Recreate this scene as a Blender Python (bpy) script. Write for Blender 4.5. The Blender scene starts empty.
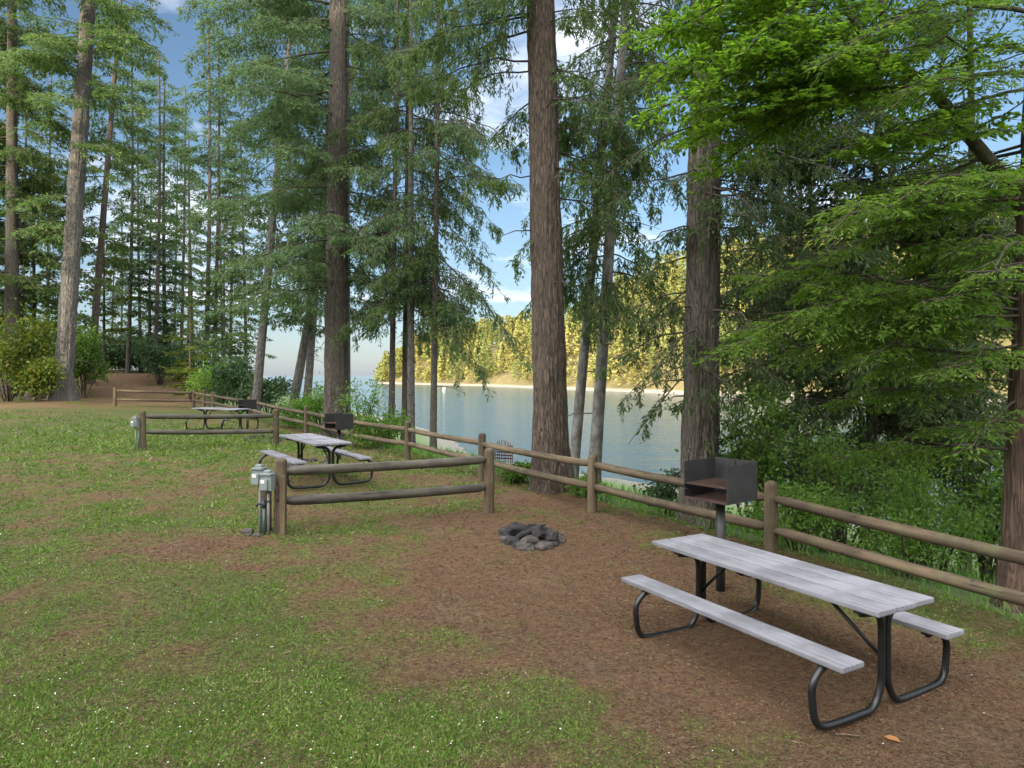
import bpy, bmesh, math, random
import numpy as np
from mathutils import Vector, Matrix, Quaternion, noise as mnoise

SC = bpy.context.scene
COL = SC.collection
R = math.radians
F, HOR, CAMZ = 690.0, 375.0, 2.6
SUN_AZ = R(208)                 # direction to the sun, clockwise from +Y: behind the camera, a little left
SUN_EL = R(13)

# ------------------------------------------------------------------ noise
def _hash(ix, iy, seed):
    h = (ix.astype(np.int64) * 374761393 + iy.astype(np.int64) * 668265263 + seed * 974634777) & 0x7fffffff
    h = ((h ^ (h >> 13)) * 1274126177) & 0x7fffffff
    h = (h ^ (h >> 16)) & 0xffff
    return h / 65535.0
def vnoise(x, y, seed=0):
    ix, iy = np.floor(x), np.floor(y)
    fx, fy = x - ix, y - iy
    fx, fy = fx*fx*(3-2*fx), fy*fy*(3-2*fy)
    a, b = _hash(ix, iy, seed), _hash(ix+1, iy, seed)
    c, d = _hash(ix, iy+1, seed), _hash(ix+1, iy+1, seed)
    return (a*(1-fx)+b*fx)*(1-fy) + (c*(1-fx)+d*fx)*fy
def fbm(x, y, seed=0, octs=4):
    s, a, t = 0, 1.0, 0
    for k in range(octs):
        s = s + a*vnoise(x*2**k, y*2**k, seed+k*17); t += a; a *= .55
    return s/t
def sstep(a, b, x):
    t = np.clip((x-a)/(b-a), 0, 1)
    return t*t*(3-2*t)

# ------------------------------------------------------------------ land form
FENCE = [(6.0,5.05),(3.48,9.27),(1.45,12.5),(-.69,15.8),(-2.95,19.5),(-5.15,22.4),(-8.1,27.2),(-12.0,31.5),(-15.6,36.0),(-16.6,37.2),(-18.0,39.0)]
SHORE = [(40,-45),(16,-10.5)] + FENCE + [(-21,46),(-24,62),(-40,100),(-90,190),(-160,260)]
CTRL = np.array([(2.5,6.6,-.15),(2.8,5.3,-.18),(2.0,7.4,-.10),(0,3,-.12),(-5,4,0),(-3.4,10.2,.26),(-.43,12,.22),(3.48,9.27,.1),(1.45,12.5,.1),(-.69,15.8,.18),
 (-3,19.5,.2),(-5.15,22.4,.2),(-8.1,27.2,.25),(-4.5,14.5,.4),(-10.5,19.6,.47),(-6.7,19.5,.48),(-10.2,25,.6),(-15.6,36,.66),(-16.6,37.2,.7),(-21.8,38,.87),
 (-24.8,38,1.22),(-22,30,1.0),(-32,58,2.75),(-33,45,1.75),(-27,50,1.7),(-8,9,.22),(-14,12,.45),(6,3,-.12),(4.3,6.3,-.08),(10,-5,-.1),(-10,-5,.2),(-30,0,1.2),(-45,60,4),(-24,62,1.6),(-19,46,.9),(-45,25,2.2),(-36,75,3.2)])
def sdist(x, y):
    best = np.full(x.shape, 1e9); sign = np.ones(x.shape)
    for (ax, ay), (bx, by) in zip(SHORE[:-1], SHORE[1:]):
        dx, dy = bx-ax, by-ay
        t = np.clip(((x-ax)*dx + (y-ay)*dy)/(dx*dx+dy*dy), 0, 1)
        px, py = ax+t*dx, ay+t*dy
        d = np.hypot(x-px, y-py)
        cr = dx*(y-ay) - dy*(x-ax)           # >0 = left of travel = land
        m = d < best
        best = np.where(m, d, best); sign = np.where(m, np.where(cr > 0, -1, 1), sign)
    return best*sign
def ground(x, y):
    x = np.atleast_1d(np.asarray(x, float)); y = np.atleast_1d(np.asarray(y, float))
    num = np.zeros(x.shape); den = np.zeros(x.shape)
    for cx, cy, cz in CTRL:
        w = 1/((x-cx)**2+(y-cy)**2+1.2)**1.6
        num += w*cz; den += w
    g = num/den + .05*(fbm(x*.45, y*.45, 5)-.5) + .018*(fbm(x*2.2, y*2.2, 9)-.5)
    s = sdist(x, y)
    prof = np.interp(s, [-50,.75,1.4,4,8,12,18.6,40,120], [0,0,-.08,-.72,-1.72,-2.5,-3.32,-4.6,-9])
    k = sstep(1.0, 10, s)
    g = g*(1-k) + prof + k*.1*(fbm(x*.8, y*.8, 21)-.5)
    # bare unseen ridge added behind the camera for shade, notched to let sun through
    c = x*math.cos(SUN_AZ-math.pi) - y*math.sin(SUN_AZ-math.pi)
    top = 39 + 20*sstep(-45,-58,c) - 27*(sstep(-33.0,-35.5,c)-sstep(-42.5,-46,c)) + 3*(fbm(x*.05,y*.05,31)-.5) + 2.5*(fbm(c*.55,c*0+.5,33)-.5)
    r = sstep(-14,-70, y + .12*x)
    return g + r*top
def gz(x, y): return float(ground(x, y)[0])
def at(px, Y): return ((px-512)/F*Y, Y)
def world(px, py, Y): return Vector(((px-512)/F*Y, Y, CAMZ-(py-HOR)/F*Y))
def on_ground(px, py):
    Y = CAMZ*F/max(py-HOR, 5)
    for _ in range(25):
        z = gz((px-512)/F*Y, Y); Y = .5*Y + .5*(CAMZ-z)*F/max(py-HOR, 5)
    return ((px-512)/F*Y, Y)

# ------------------------------------------------------------------ object helpers
def tag(o, label=None, cat=None, group=None, kind=None):
    if label: o['label'] = label
    if cat: o['category'] = cat
    if group: o['group'] = group
    if kind: o['kind'] = kind
    return o
def empty(name, loc, rz=0.0):
    o = bpy.data.objects.new(name, None); o.empty_display_size = .2
    o.location = loc; o.rotation_euler = (0,0,rz); COL.objects.link(o); return o
def link(name, me, mat=None, parent=None):
    if mat and not me.materials: me.materials.append(mat)
    o = bpy.data.objects.new(name, me); COL.objects.link(o)
    if parent: o.parent = parent
    return o
def copy_tree(o, parent=None):
    c = o.copy(); COL.objects.link(c)
    if parent: c.parent = parent
    for ch in list(o.children): copy_tree(ch, c)
    return c
def np_mesh(name, V, faces4=None, faces3=None, smooth=False):
    me = bpy.data.meshes.new(name)
    V = np.asarray(V, np.float32)
    idx, starts, tot = [], [], []
    n = 0
    if faces4 is not None and len(faces4):
        f = np.asarray(faces4, np.int32); idx.append(f.ravel()); starts.append(np.arange(len(f))*4); tot.append(np.full(len(f),4)); n = len(f)*4
    if faces3 is not None and len(faces3):
        f = np.asarray(faces3, np.int32); idx.append(f.ravel()); starts.append(n+np.arange(len(f))*3); tot.append(np.full(len(f),3))
    idx = np.concatenate(idx).astype(np.int32); starts = np.concatenate(starts).astype(np.int32)
    me.vertices.add(len(V)); me.vertices.foreach_set('co', V.ravel())
    me.loops.add(len(idx)); me.loops.foreach_set('vertex_index', idx)
    me.polygons.add(len(starts)); me.polygons.foreach_set('loop_start', starts)
    if smooth: me.polygons.foreach_set('use_smooth', np.ones(len(starts), bool))
    me.update(calc_edges=True); me.validate()
    return me

class MB:
    """collects shapes of one part, then makes one mesh of them"""
    def __init__(s): s.v=[]; s.f=[]; s.sm=[]
    def add(s, V, Fc, smooth=False):
        b=len(s.v); s.v += [tuple(p) for p in V]; s.f += [tuple(i+b for i in f) for f in Fc]; s.sm += [smooth]*len(Fc)
    def box(s, c, size, rot=None, bev=0.0):
        bm = bmesh.new(); bmesh.ops.create_cube(bm, size=1)
        for v in bm.verts: v.co = Vector((v.co.x*size[0], v.co.y*size[1], v.co.z*size[2]))
        if bev: bmesh.ops.bevel(bm, geom=list(bm.edges), offset=bev, segments=2, profile=.7, affect='EDGES')
        M = (rot.to_matrix() if isinstance(rot, Quaternion) else (rot or Matrix.Identity(3)))
        bm.verts.index_update()
        s.add([M@v.co+Vector(c) for v in bm.verts], [[v.index for v in f.verts] for f in bm.faces], False)
        bm.free()
    def tube(s, pts, rad, n=10, cap=True, smooth=True):
        pts=[Vector(p) for p in pts]; rads = rad if hasattr(rad,'__len__') else [rad]*len(pts)
        V=[]; Fc=[]
        T0=(pts[1]-pts[0]).normalized(); ref=Vector((1,0,0)) if abs(T0.x)<.8 else Vector((0,1,0))
        A=(ref-T0*ref.dot(T0)).normalized()
        for i,p in enumerate(pts):
            T=(pts[min(i+1,len(pts)-1)]-pts[max(i-1,0)]).normalized()
            A=(A-T*A.dot(T)).normalized(); B=T.cross(A)
            for k in range(n):
                a=2*math.pi*k/n; V.append(p+(A*math.cos(a)+B*math.sin(a))*rads[i])
        for i in range(len(pts)-1):
            for k in range(n):
                a=i*n+k; b=i*n+(k+1)%n; Fc.append((a,b,b+n,a+n))
        if cap:
            Fc.append(tuple(range(n-1,-1,-1))); e=(len(pts)-1)*n; Fc.append(tuple(range(e,e+n)))
        s.add(V,Fc,smooth)
    def mesh(s, name):
        me=bpy.data.meshes.new(name); me.from_pydata(s.v,[],s.f)
        me.polygons.foreach_set('use_smooth', s.sm); me.update(); return me
    def build(s, name, mat, parent=None): return link(name, s.mesh(name), mat, parent)

# ------------------------------------------------------------------ materials
def mat_base(name):
    m=bpy.data.materials.new(name); m.use_nodes=True; nt=m.node_tree
    return m, nt, nt.nodes['Principled BSDF']
def N(nt, t, **kw):
    n=nt.nodes.new(t)
    for k,v in kw.items():
        if k in n.inputs: n.inputs[k].default_value=v
        else: setattr(n,k,v)
    return n
def ramp(nt, src, stops):
    r=nt.nodes.new('ShaderNodeValToRGB'); e=r.color_ramp.elements
    while len(e)<len(stops): e.new(.5)
    for i,(p,c) in enumerate(stops): e[i].position=p; e[i].color=(*c,1) if len(c)==3 else c
    nt.links.new(src, r.inputs[0]); return r
def coords(nt, scale=(1,1,1), out='Object'):
    tc=N(nt,'ShaderNodeTexCoord'); mp=N(nt,'ShaderNodeMapping'); mp.inputs['Scale'].default_value=scale
    nt.links.new(tc.outputs[out], mp.inputs[0]); return mp.outputs[0]
def noise_tex(nt, vec, scale, detail=5, rough=.6):
    n=N(nt,'ShaderNodeTexNoise'); n.inputs['Scale'].default_value=scale; n.inputs['Detail'].default_value=detail; n.inputs['Roughness'].default_value=rough
    nt.links.new(vec, n.inputs['Vector']); return n.outputs['Fac']
def mixc(nt, fac, a, b, mode='MIX'):
    m=N(nt,'ShaderNodeMix', data_type='RGBA', blend_type=mode)
    if isinstance(fac,(int,float)): m.inputs[0].default_value=fac
    else: nt.links.new(fac, m.inputs[0])
    for sock,v in ((m.inputs[6],a),(m.inputs[7],b)):
        if isinstance(v,tuple): sock.default_value=(*v,1)
        else: nt.links.new(v,sock)
    return m.outputs[2]
def bump(nt, p, h, strength, dist):
    b=N(nt,'ShaderNodeBump'); b.inputs['Strength'].default_value=strength; b.inputs['Distance'].default_value=dist
    nt.links.new(h,b.inputs['Height']); nt.links.new(b.outputs[0],p.inputs['Normal']); return b

def m_wood(name, dark, light, long_axis=2, scale=18, rough=.8, green=0.0, stretch=.06):
    m,nt,p=mat_base(name)
    sc=[1,1,1]; sc[long_axis]=stretch
    v=coords(nt,tuple(sc)); n1=noise_tex(nt,v,scale,6,.65)
    v2=coords(nt); n2=noise_tex(nt,v2,2.3,4,.6)
    r=ramp(nt,n1,[(.3,dark),(.68,light)])
    c=mixc(nt,n2,r.outputs[0],tuple(.62*a for a in dark)); 
    r2=ramp(nt,n2,[(.42,(0,0,0)),(.62,(.75,.75,.75))])
    c=mixc(nt,r2.outputs[0],r.outputs[0],tuple(.55*(a+b)/2 for a,b in zip(dark,light)))
    sc2=[1,1,1]; sc2[long_axis]=stretch*.55
    nc=noise_tex(nt,coords(nt,tuple(sc2)),scale*1.5,3,.5); rc=ramp(nt,nc,[(.30,(1,1,1)),(.36,(0,0,0))])
    c=mixc(nt,rc.outputs[0],c,tuple(.35*a for a in dark))
    kn=N(nt,'ShaderNodeTexVoronoi'); kn.inputs['Scale'].default_value=3.4; nt.links.new(v2,kn.inputs['Vector'])
    c=mixc(nt,ramp(nt,kn.outputs['Distance'],[(.05,(.85,.85,.85)),(.10,(0,0,0))]).outputs[0],c,tuple(.5*a for a in dark))
    oi=N(nt,'ShaderNodeObjectInfo'); hv=N(nt,'ShaderNodeHueSaturation')
    mr=N(nt,'ShaderNodeMapRange'); mr.inputs[3].default_value=.78; mr.inputs[4].default_value=1.2
    nt.links.new(oi.outputs['Random'],mr.inputs[0]); nt.links.new(mr.outputs[0],hv.inputs['Value']); nt.links.new(c,hv.inputs['Color']); c=hv.outputs[0]
    if green:
        n3=noise_tex(nt,v2,4,4,.6); r3=ramp(nt,n3,[(.5,(0,0,0)),(.7,(green,)*3)])
        c=mixc(nt,r3.outputs[0],c,(.10,.12,.05))
    nt.links.new(c,p.inputs['Base Color']); p.inputs['Roughness'].default_value=rough
    bump(nt,p,n1,.5,.006); return m
def m_bark(name, deep, ridge, moss=None, sxy=9, sz=.18, depth=.03, patch=None):
    m,nt,p=mat_base(name)
    v=coords(nt,(1,1,sz)); vo=N(nt,'ShaderNodeTexVoronoi'); vo.feature='DISTANCE_TO_EDGE'
    w=N(nt,'ShaderNodeTexNoise'); w.inputs['Scale'].default_value=sxy*.8; nt.links.new(v,w.inputs['Vector'])
    ad=N(nt,'ShaderNodeVectorMath',operation='MULTIPLY_ADD'); ad.inputs[1].default_value=(.10,.10,.10)
    nt.links.new(w.outputs['Color'],ad.inputs[0]); nt.links.new(v,ad.inputs[2])
    nt.links.new(ad.outputs[0],vo.inputs['Vector']); vo.inputs['Scale'].default_value=sxy
    n1=noise_tex(nt,v,sxy*2.2,6,.7)
    mm=N(nt,'ShaderNodeMath',operation='MULTIPLY_ADD'); mm.inputs[1].default_value=1.1
    nt.links.new(vo.outputs['Distance'],mm.inputs[0]); 
    m2=N(nt,'ShaderNodeMath',operation='MULTIPLY'); m2.inputs[1].default_value=.75; nt.links.new(n1,m2.inputs[0]); nt.links.new(m2.outputs[0],mm.inputs[2])
    r=ramp(nt,mm.outputs[0],[(.34,deep),(.47,tuple(.62*a for a in ridge)),(.60,ridge),(.9,tuple(min(1,1.3*c) for c in ridge))])
    c=r.outputs[0]
    vb=coords(nt); n2=noise_tex(nt,vb,1.1,4,.6)
    c=mixc(nt,ramp(nt,n2,[(.4,(0,0,0)),(.65,(.5,.5,.5))]).outputs[0],c,tuple(.6*a for a in ridge))
    if moss:
        n3=noise_tex(nt,vb,2.6,5,.7); c=mixc(nt,ramp(nt,n3,[(.52,(0,0,0)),(.66,(.55,)*3)]).outputs[0],c,moss)
    if patch:
        n4=noise_tex(nt,coords(nt,(1,1,.6)),5.5,5,.65); c=mixc(nt,ramp(nt,n4,[(.5,(0,0,0)),(.6,(.8,)*3)]).outputs[0],c,patch)
    nt.links.new(c,p.inputs['Base Color']); p.inputs['Roughness'].default_value=.95
    bump(nt,p,mm.outputs[0],1.0,depth); return m
def m_leaf(name, a, b, c=None, trans=.4, rough=.55):
    m,nt,p=mat_base(name)
    g=N(nt,'ShaderNodeNewGeometry'); stops=[(0,a),(.7,b)] + ([(1,c)] if c else [])
    r=ramp(nt,g.outputs['Random Per Island'],stops)
    oi=N(nt,'ShaderNodeObjectInfo'); hv=N(nt,'ShaderNodeHueSaturation')
    mr=N(nt,'ShaderNodeMapRange'); mr.inputs[3].default_value=.8; mr.inputs[4].default_value=1.2
    nt.links.new(oi.outputs['Random'],mr.inputs[0]); nt.links.new(mr.outputs[0],hv.inputs['Value'])
    n=noise_tex(nt,coords(nt),.9,3,.5); cc=mixc(nt,ramp(nt,n,[(.35,(0,0,0)),(.7,(.6,.6,.6))]).outputs[0],r.outputs[0],a)
    nt.links.new(cc,hv.inputs['Color'])
    nt.links.new(hv.outputs[0],p.inputs['Base Color']); p.inputs['Roughness'].default_value=rough
    p.inputs['Specular IOR Level'].default_value=.3
    tr=N(nt,'ShaderNodeBsdfTranslucent'); 
    hv2=N(nt,'ShaderNodeHueSaturation'); hv2.inputs['Value'].default_value=1.25; hv2.inputs['Saturation'].default_value=1.1
    nt.links.new(hv.outputs[0],hv2.inputs['Color']); nt.links.new(hv2.outputs[0],tr.inputs['Color'])
    ms=N(nt,'ShaderNodeMixShader'); ms.inputs[0].default_value=trans
    nt.links.new(p.outputs[0],ms.inputs[1]); nt.links.new(tr.outputs[0],ms.inputs[2])
    nt.links.new(ms.outputs[0],nt.nodes['Material Output'].inputs['Surface']); return m
def m_plain(name, col, rough=.5, metal=0.0, var=.25, scale=9, bumpd=0.0):
    m,nt,p=mat_base(name); n=noise_tex(nt,coords(nt),scale,6,.65)
    r=ramp(nt,n,[(.3,tuple(c*(1-var) for c in col)),(.7,tuple(min(1,c*(1+var)) for c in col))])
    nt.links.new(r.outputs[0],p.inputs['Base Color']); p.inputs['Roughness'].default_value=rough; p.inputs['Metallic'].default_value=metal
    if bumpd: bump(nt,p,n,.6,bumpd)
    return m

M={}
M['post']=m_wood('post_wood',(.042,.030,.018),(.145,.105,.065),2,16,.85,.55)
M['rail']=m_wood('rail_wood',(.040,.029,.018),(.15,.111,.068),2,14,.85,.45)
M['rail_grey']=m_wood('rail_wood_grey',(.035,.031,.025),(.125,.113,.097),2,14,.85,.35)
M['board']=m_wood('weathered_board',(.15,.155,.178),(.245,.25,.285),1,38,.75,0,.045)
M['black']=m_plain('black_steel',(.008,.010,.011),.36,.0,.5,14,.001)
M['grill']=m_plain('grill_steel',(.028,.028,.03),.5,.0,.35,7,.001)
M['rust']=m_plain('rusty_steel',(.045,.024,.018),.8,0,.5,11,.002)
M['stone']=m_plain('fire_stone',(.065,.056,.05),.9,0,.6,14,.012)
M['stone_dark']=m_plain('charred_stone',(.022,.021,.023),.9,0,.6,10,.012)
M['char']=m_plain('charcoal',(.018,.016,.017),.9,0,.5,14,.01)
M['outlet']=m_plain('outlet_grey',(.19,.23,.228),.45,0,.08,3)
M['conduit']=m_plain('conduit_grey',(.14,.15,.15),.5,0,.15,6)
M['label_white']=m_plain('label_white',(.75,.75,.73),.5,0,.05,4)
M['spigot']=m_plain('green_pipe',(.035,.085,.065),.5,0,.3,8)
M['valve']=m_plain('dark_valve',(.03,.04,.045),.5,.3,.3,8)
M['net_up']=m_plain('purple_net',(.06,.018,.024),.6,0,.2,6)
M['net_low']=m_plain('grey_net',(.10,.075,.07),.7,0,.2,6)
M['bark_fir']=m_bark('fir_bark',(.02,.017,.015),(.132,.115,.099),(.095,.10,.05),21,.15,.055)
M['bark_red']=m_bark('red_fir_bark',(.022,.017,.014),(.15,.117,.094),(.115,.10,.06),19,.15,.065)
M['bark_grey']=m_bark('grey_bark',(.04,.036,.034),(.165,.155,.145),(.12,.12,.09),15,.17,.055)
M['bark_alder']=m_bark('alder_bark',(.11,.105,.095),(.175,.17,.16),(.10,.12,.07),5,.5,.006,(.23,.23,.22))
M['bark_cedar']=m_bark('cedar_bark',(.03,.019,.014),(.12,.078,.056),None,20,.07,.03)
M['bark_moss']=m_bark('mossy_bark',(.022,.019,.015),(.08,.07,.052),(.08,.10,.035),12,.5,.015)
M['twig']=m_plain('twig_bark',(.052,.042,.033),.9,0,.4,6)
M['needle_dark']=m_leaf('needle_dark',(.058,.10,.036),(.10,.162,.052),(.155,.18,.07),.44)
M['needle_mid']=m_leaf('needle_mid',(.07,.125,.036),(.125,.205,.06),(.185,.225,.085),.48)
M['needle_blue']=m_leaf('needle_bluegreen',(.07,.122,.05),(.122,.195,.08),(.18,.225,.10),.48)
M['needle_bright']=m_leaf('needle_bright',(.085,.155,.028),(.155,.265,.045),(.21,.30,.065),.6)
M['leaf_maple']=m_leaf('leaf_bright',(.088,.168,.024),(.152,.265,.037),(.215,.32,.055),.62)
M['leaf_shrub']=m_leaf('leaf_shrub',(.085,.17,.03),(.165,.29,.06),(.24,.34,.10),.58)
M['leaf_gold']=m_leaf('leaf_gold',(.06,.105,.018),(.13,.19,.03),(.27,.22,.04),.5)
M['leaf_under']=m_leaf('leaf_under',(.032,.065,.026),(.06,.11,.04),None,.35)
M['moss_hang']=m_leaf('moss_hang',(.10,.09,.05),(.17,.15,.08),None,.4)
M['grass']=m_leaf('grass_blade',(.07,.135,.022),(.15,.235,.045),(.29,.30,.11),.4)
M['dry']=m_leaf('dry_blade',(.055,.033,.021),(.19,.118,.07),(.32,.235,.15),.2)
M['bankgrass']=m_leaf('bank_blade',(.09,.20,.04),(.18,.33,.08),(.25,.36,.12),.55)
M['white']=m_plain('flower_white',(.75,.76,.70),.6,0,.1,3)
M['dryleaf']=m_leaf('dry_leaf',(.35,.16,.05),(.42,.22,.08),None,.3)

# ------------------------------------------------------------------ ground
def blobs():
    L=[]  # px, py, rx, ry, grass value
    for px,py,rx,ry,v in [(300,690,.6,1.0,1.0),(250,610,.7,.9,.75),(390,745,.55,.45,.8),(110,745,.9,.6,.45),(170,650,.35,.5,-.15),(50,690,.6,.6,.3),
        (210,440,4.5,3.0,.9),(60,435,4,4,.7),(330,530,1.1,.45,.55),(345,505,1.0,.5,-.1),(560,700,.55,.45,.5),(690,725,.5,.3,.45),(60,600,1.0,1.0,.4),(110,520,2.0,1.2,.35),
        (640,620,1.9,2.2,-1.1),(870,690,2.0,1.2,-1.2),(530,560,1.7,1.9,-1.0),(440,520,1.5,.7,-.7),(440,600,.8,1.0,-.2),(85,625,.30,.8,-.5),(205,545,.6,.55,-1.1),(245,568,.4,.25,-.7),
        (110,497,2.0,.5,-.35),(300,480,1.0,.5,-.4),(230,480,1.0,.4,-.3),(40,470,2,.8,.1),(460,690,.5,.6,.05),(500,745,.7,.3,.15),(820,745,.7,.25,.1),(35,560,.7,.6,.1),
        (190,415,5,2.5,.5),(90,425,3,2,.3),(400,470,1.6,1.2,.35),(620,520,1.6,.8,-.5),(540,500,1.5,.9,-.8),(430,478,1.4,1.0,-.5),(130,455,1.2,1.0,.2)]:
        x,y=on_ground(px,py); L.append((x,y,rx,ry,v))
    L += [(-21,42,4,3,-1.0),(-27,48,5,4,-1.2),(-32,58,6,6,-1.2),(-24,36,3.0,2.5,-.55),(-19,33.5,3,1.2,.6),(-17,36,1.5,3,.3),(-27,31,4,4,-.15)]
    return L
BL=blobs()
def grassmask(x,y):
    g=.42+0*x
    for bx,by,rx,ry,v in BL:
        g=g+.66*v*np.exp(-(((x-bx)/rx)**2+((y-by)/ry)**2))
    g=g+ 1.25*(fbm(x*1.3,y*1.3,40,5)-.5) + 1.05*(fbm(x*4.2,y*4.2,44,4)-.5)
    s=sdist(x,y)
    g=np.where(s>.8, 1.1, g)
    g=np.where(y<-14, .2, g)
    return np.clip(g,0,1)
def axis(segs):
    out=[]
    for a,b,d in segs: out.append(np.arange(a,b,d))
    return np.concatenate(out)
xs=axis([(-260,-60,8),(-60,-34,1.5),(-34,-12,.4),(-12,8,.13),(8,20,.6),(20,60,3),(60,130,8)])
ys=axis([(-150,-90,6),(-90,-4,2.0),(-4,2,.5),(2,17,.13),(17,48,.32),(48,80,1.2),(80,300,8)])
X,Y=np.meshgrid(xs,ys)
x,y=X.ravel(),Y.ravel(); z=ground(x,y)
nx,ny=len(xs),len(ys)
i=np.arange(nx*ny).reshape(ny,nx)
fc=np.stack([i[:-1,:-1].ravel(),i[:-1,1:].ravel(),i[1:,1:].ravel(),i[1:,:-1].ravel()],1)
me=np_mesh('ground',np.stack([x,y,z],1),fc,smooth=True)
gm=grassmask(x,y); sd=sdist(x,y)
for nm,val in (('grass',gm),('bank',sd)):
    a=me.attributes.new(nm,'FLOAT','POINT'); a.data.foreach_set('value',val.astype(np.float32))
def m_ground():
    m,nt,p=mat_base('camp_ground'); v=coords(nt)
    at_=N(nt,'ShaderNodeAttribute',attribute_name='grass'); bk=N(nt,'ShaderNodeAttribute',attribute_name='bank')
    nf=noise_tex(nt,v,24,6,.75); nfine=noise_tex(nt,v,95,4,.8); nm=noise_tex(nt,v,3.1,6,.7); nb=noise_tex(nt,v,.9,4,.6)
    dirt=ramp(nt,nfine,[(.30,(.032,.018,.011)),(.46,(.128,.069,.040)),(.60,(.205,.12,.072)),(.75,(.36,.25,.16))]).outputs[0]
    dirt=mixc(nt,ramp(nt,nm,[(.42,(0,0,0)),(.6,(.8,.8,.8))]).outputs[0],dirt,ramp(nt,nf,[(.36,(.05,.031,.02)),(.62,(.18,.118,.074))]).outputs[0])
    dust=ramp(nt,nb,[(.55,(0,0,0)),(.75,(.35,.35,.35))]).outputs[0]
    dirt=mixc(nt,dust,dirt,(.26,.19,.135))
    moss=ramp(nt,nf,[(.36,(.050,.052,.018)),(.64,(.165,.172,.048))]).outputs[0]
    gr=ramp(nt,nfine,[(.33,(.03,.04,.014)),(.5,(.075,.105,.03)),(.7,(.15,.175,.06))]).outputs[0]
    gr=mixc(nt,ramp(nt,nm,[(.45,(0,0,0)),(.7,(.6,.6,.6))]).outputs[0],gr,(.115,.095,.045))
    # moss on the bare edge, grass where the mask is high, broken up by the fine noise
    def edge(lo,hi,amp,src):
        s1=N(nt,'ShaderNodeMath',operation='MULTIPLY_ADD'); s1.inputs[1].default_value=amp; s1.inputs[2].default_value=-amp*.5
        nt.links.new(src,s1.inputs[0])
        s2=N(nt,'ShaderNodeMath',operation='ADD'); nt.links.new(s1.outputs[0],s2.inputs[0]); nt.links.new(at_.outputs['Fac'],s2.inputs[1])
        return ramp(nt,s2.outputs[0],[(lo,(0,0,0)),(hi,(1,1,1))]).outputs[0]
    c=mixc(nt,edge(.0,.5,1.25,nf),dirt,moss)
    c2=mixc(nt,edge(.40,.80,.95,nf),c,gr)
    sb=ramp(nt,bk.outputs['Fac'],[(0,(0,0,0)),(1,(1,1,1))])   # bank > 0: beyond the fence
    mr=N(nt,'ShaderNodeMapRange'); mr.inputs[1].default_value=.6; mr.inputs[2].default_value=1.6; nt.links.new(bk.outputs['Fac'],mr.inputs[0])
    marsh=ramp(nt,nf,[(.3,(.10,.17,.06)),(.7,(.20,.27,.12))]).outputs[0]
    mr2=N(nt,'ShaderNodeMapRange'); mr2.inputs[1].default_value=15; mr2.inputs[2].default_value=17.5; nt.links.new(bk.outputs['Fac'],mr2.inputs[0])
    mud=ramp(nt,nf,[(.3,(.17,.165,.14)),(.7,(.30,.29,.25))]).outputs[0]
    marsh=mixc(nt,mr2.outputs[0],marsh,mud)
    c3=mixc(nt,mr.outputs[0],c2,marsh)
    nt.links.new(c3,p.inputs['Base Color']); p.inputs['Roughness'].default_value=.95; p.inputs['Specular IOR Level'].default_value=.2
    h=N(nt,'ShaderNodeMath',operation='ADD'); nt.links.new(nf,h.inputs[0]); nt.links.new(nfine,h.inputs[1])
    bump(nt,p,h.outputs[0],.9,.03); return m
tag(link('ground',me,m_ground()),'camp ground of patchy grass, moss and brown needles falling to the shore',None,None,'structure')

# ------------------------------------------------------------------ water
def m_water():
    m,nt,p=mat_base('bay_water'); v=coords(nt,(1,1,1),'Object')
    n1=noise_tex(nt,coords(nt,(.55,1.5,1)),1.1,4,.6); n2=noise_tex(nt,coords(nt,(.25,.7,1)),.16,3,.5)
    ad=N(nt,'ShaderNodeMath',operation='MULTIPLY_ADD'); ad.inputs[1].default_value=2.2
    nt.links.new(n2,ad.inputs[0]); nt.links.new(n1,ad.inputs[2])
    p.inputs['Base Color'].default_value=(.015,.075,.12,1); p.inputs['Roughness'].default_value=.10; p.inputs['IOR'].default_value=1.33
    bump(nt,p,ad.outputs[0],.8,.15); return m
wx=axis([(-6000,-300,600),(-300,300,40),(300,6001,600)]); wy=axis([(5,400,25),(400,7001,600)])
X,Y=np.meshgrid(wx,wy); nx,ny=len(wx),len(wy); i=np.arange(nx*ny).reshape(ny,nx)
me=np_mesh('water',np.stack([X.ravel(),Y.ravel(),np.full(nx*ny,-3.3)],1),np.stack([i[:-1,:-1].ravel(),i[:-1,1:].ravel(),i[1:,1:].ravel(),i[1:,:-1].ravel()],1))
tag(link('water',me,m_water()),'rippled blue grey water of the bay',None,None,'structure')

# ------------------------------------------------------------------ far headland
FS=[(-105,520),(-90,470),(-17,372),(52,216),(120,160),(230,110),(360,60)]
def far_point(u, d):
    k=min(int(u),len(FS)-2); t=u-k
    a,b=Vector(FS[k]),Vector(FS[k+1]); p=a.lerp(b,t)
    n=Vector((b.y-a.y, -(b.x-a.x))).normalized()
    if n.y<0: n=-n
    n = (n + Vector((.25,.75))*1.0).normalized()
    return p+n*d
def far_h(u, d): 
    env=min(1,(u+.15)/1.0)**.8*np.interp(u,[0,2,2.6,6],[1,1.08,1.7,1.75])
    return -3.4 + env*np.interp(d,[0,3,7,14,40,80,140],[0,.5,1.6,6,20,27,24])
V=[];nu,nd=90,[0,1.5,3,5,7,10,14,20,28,40,60,80,110,140]
for a in range(nu):
    u=(len(FS)-1.001)*a/(nu-1)
    for d in nd:
        p=far_point(u,d); V.append((p.x,p.y,far_h(u,d)+(.8*mnoise.noise(Vector((p.x*.1,p.y*.1,0))) if d>5 else 0)))
i=np.arange(nu*len(nd)).reshape(nu,len(nd))
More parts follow.
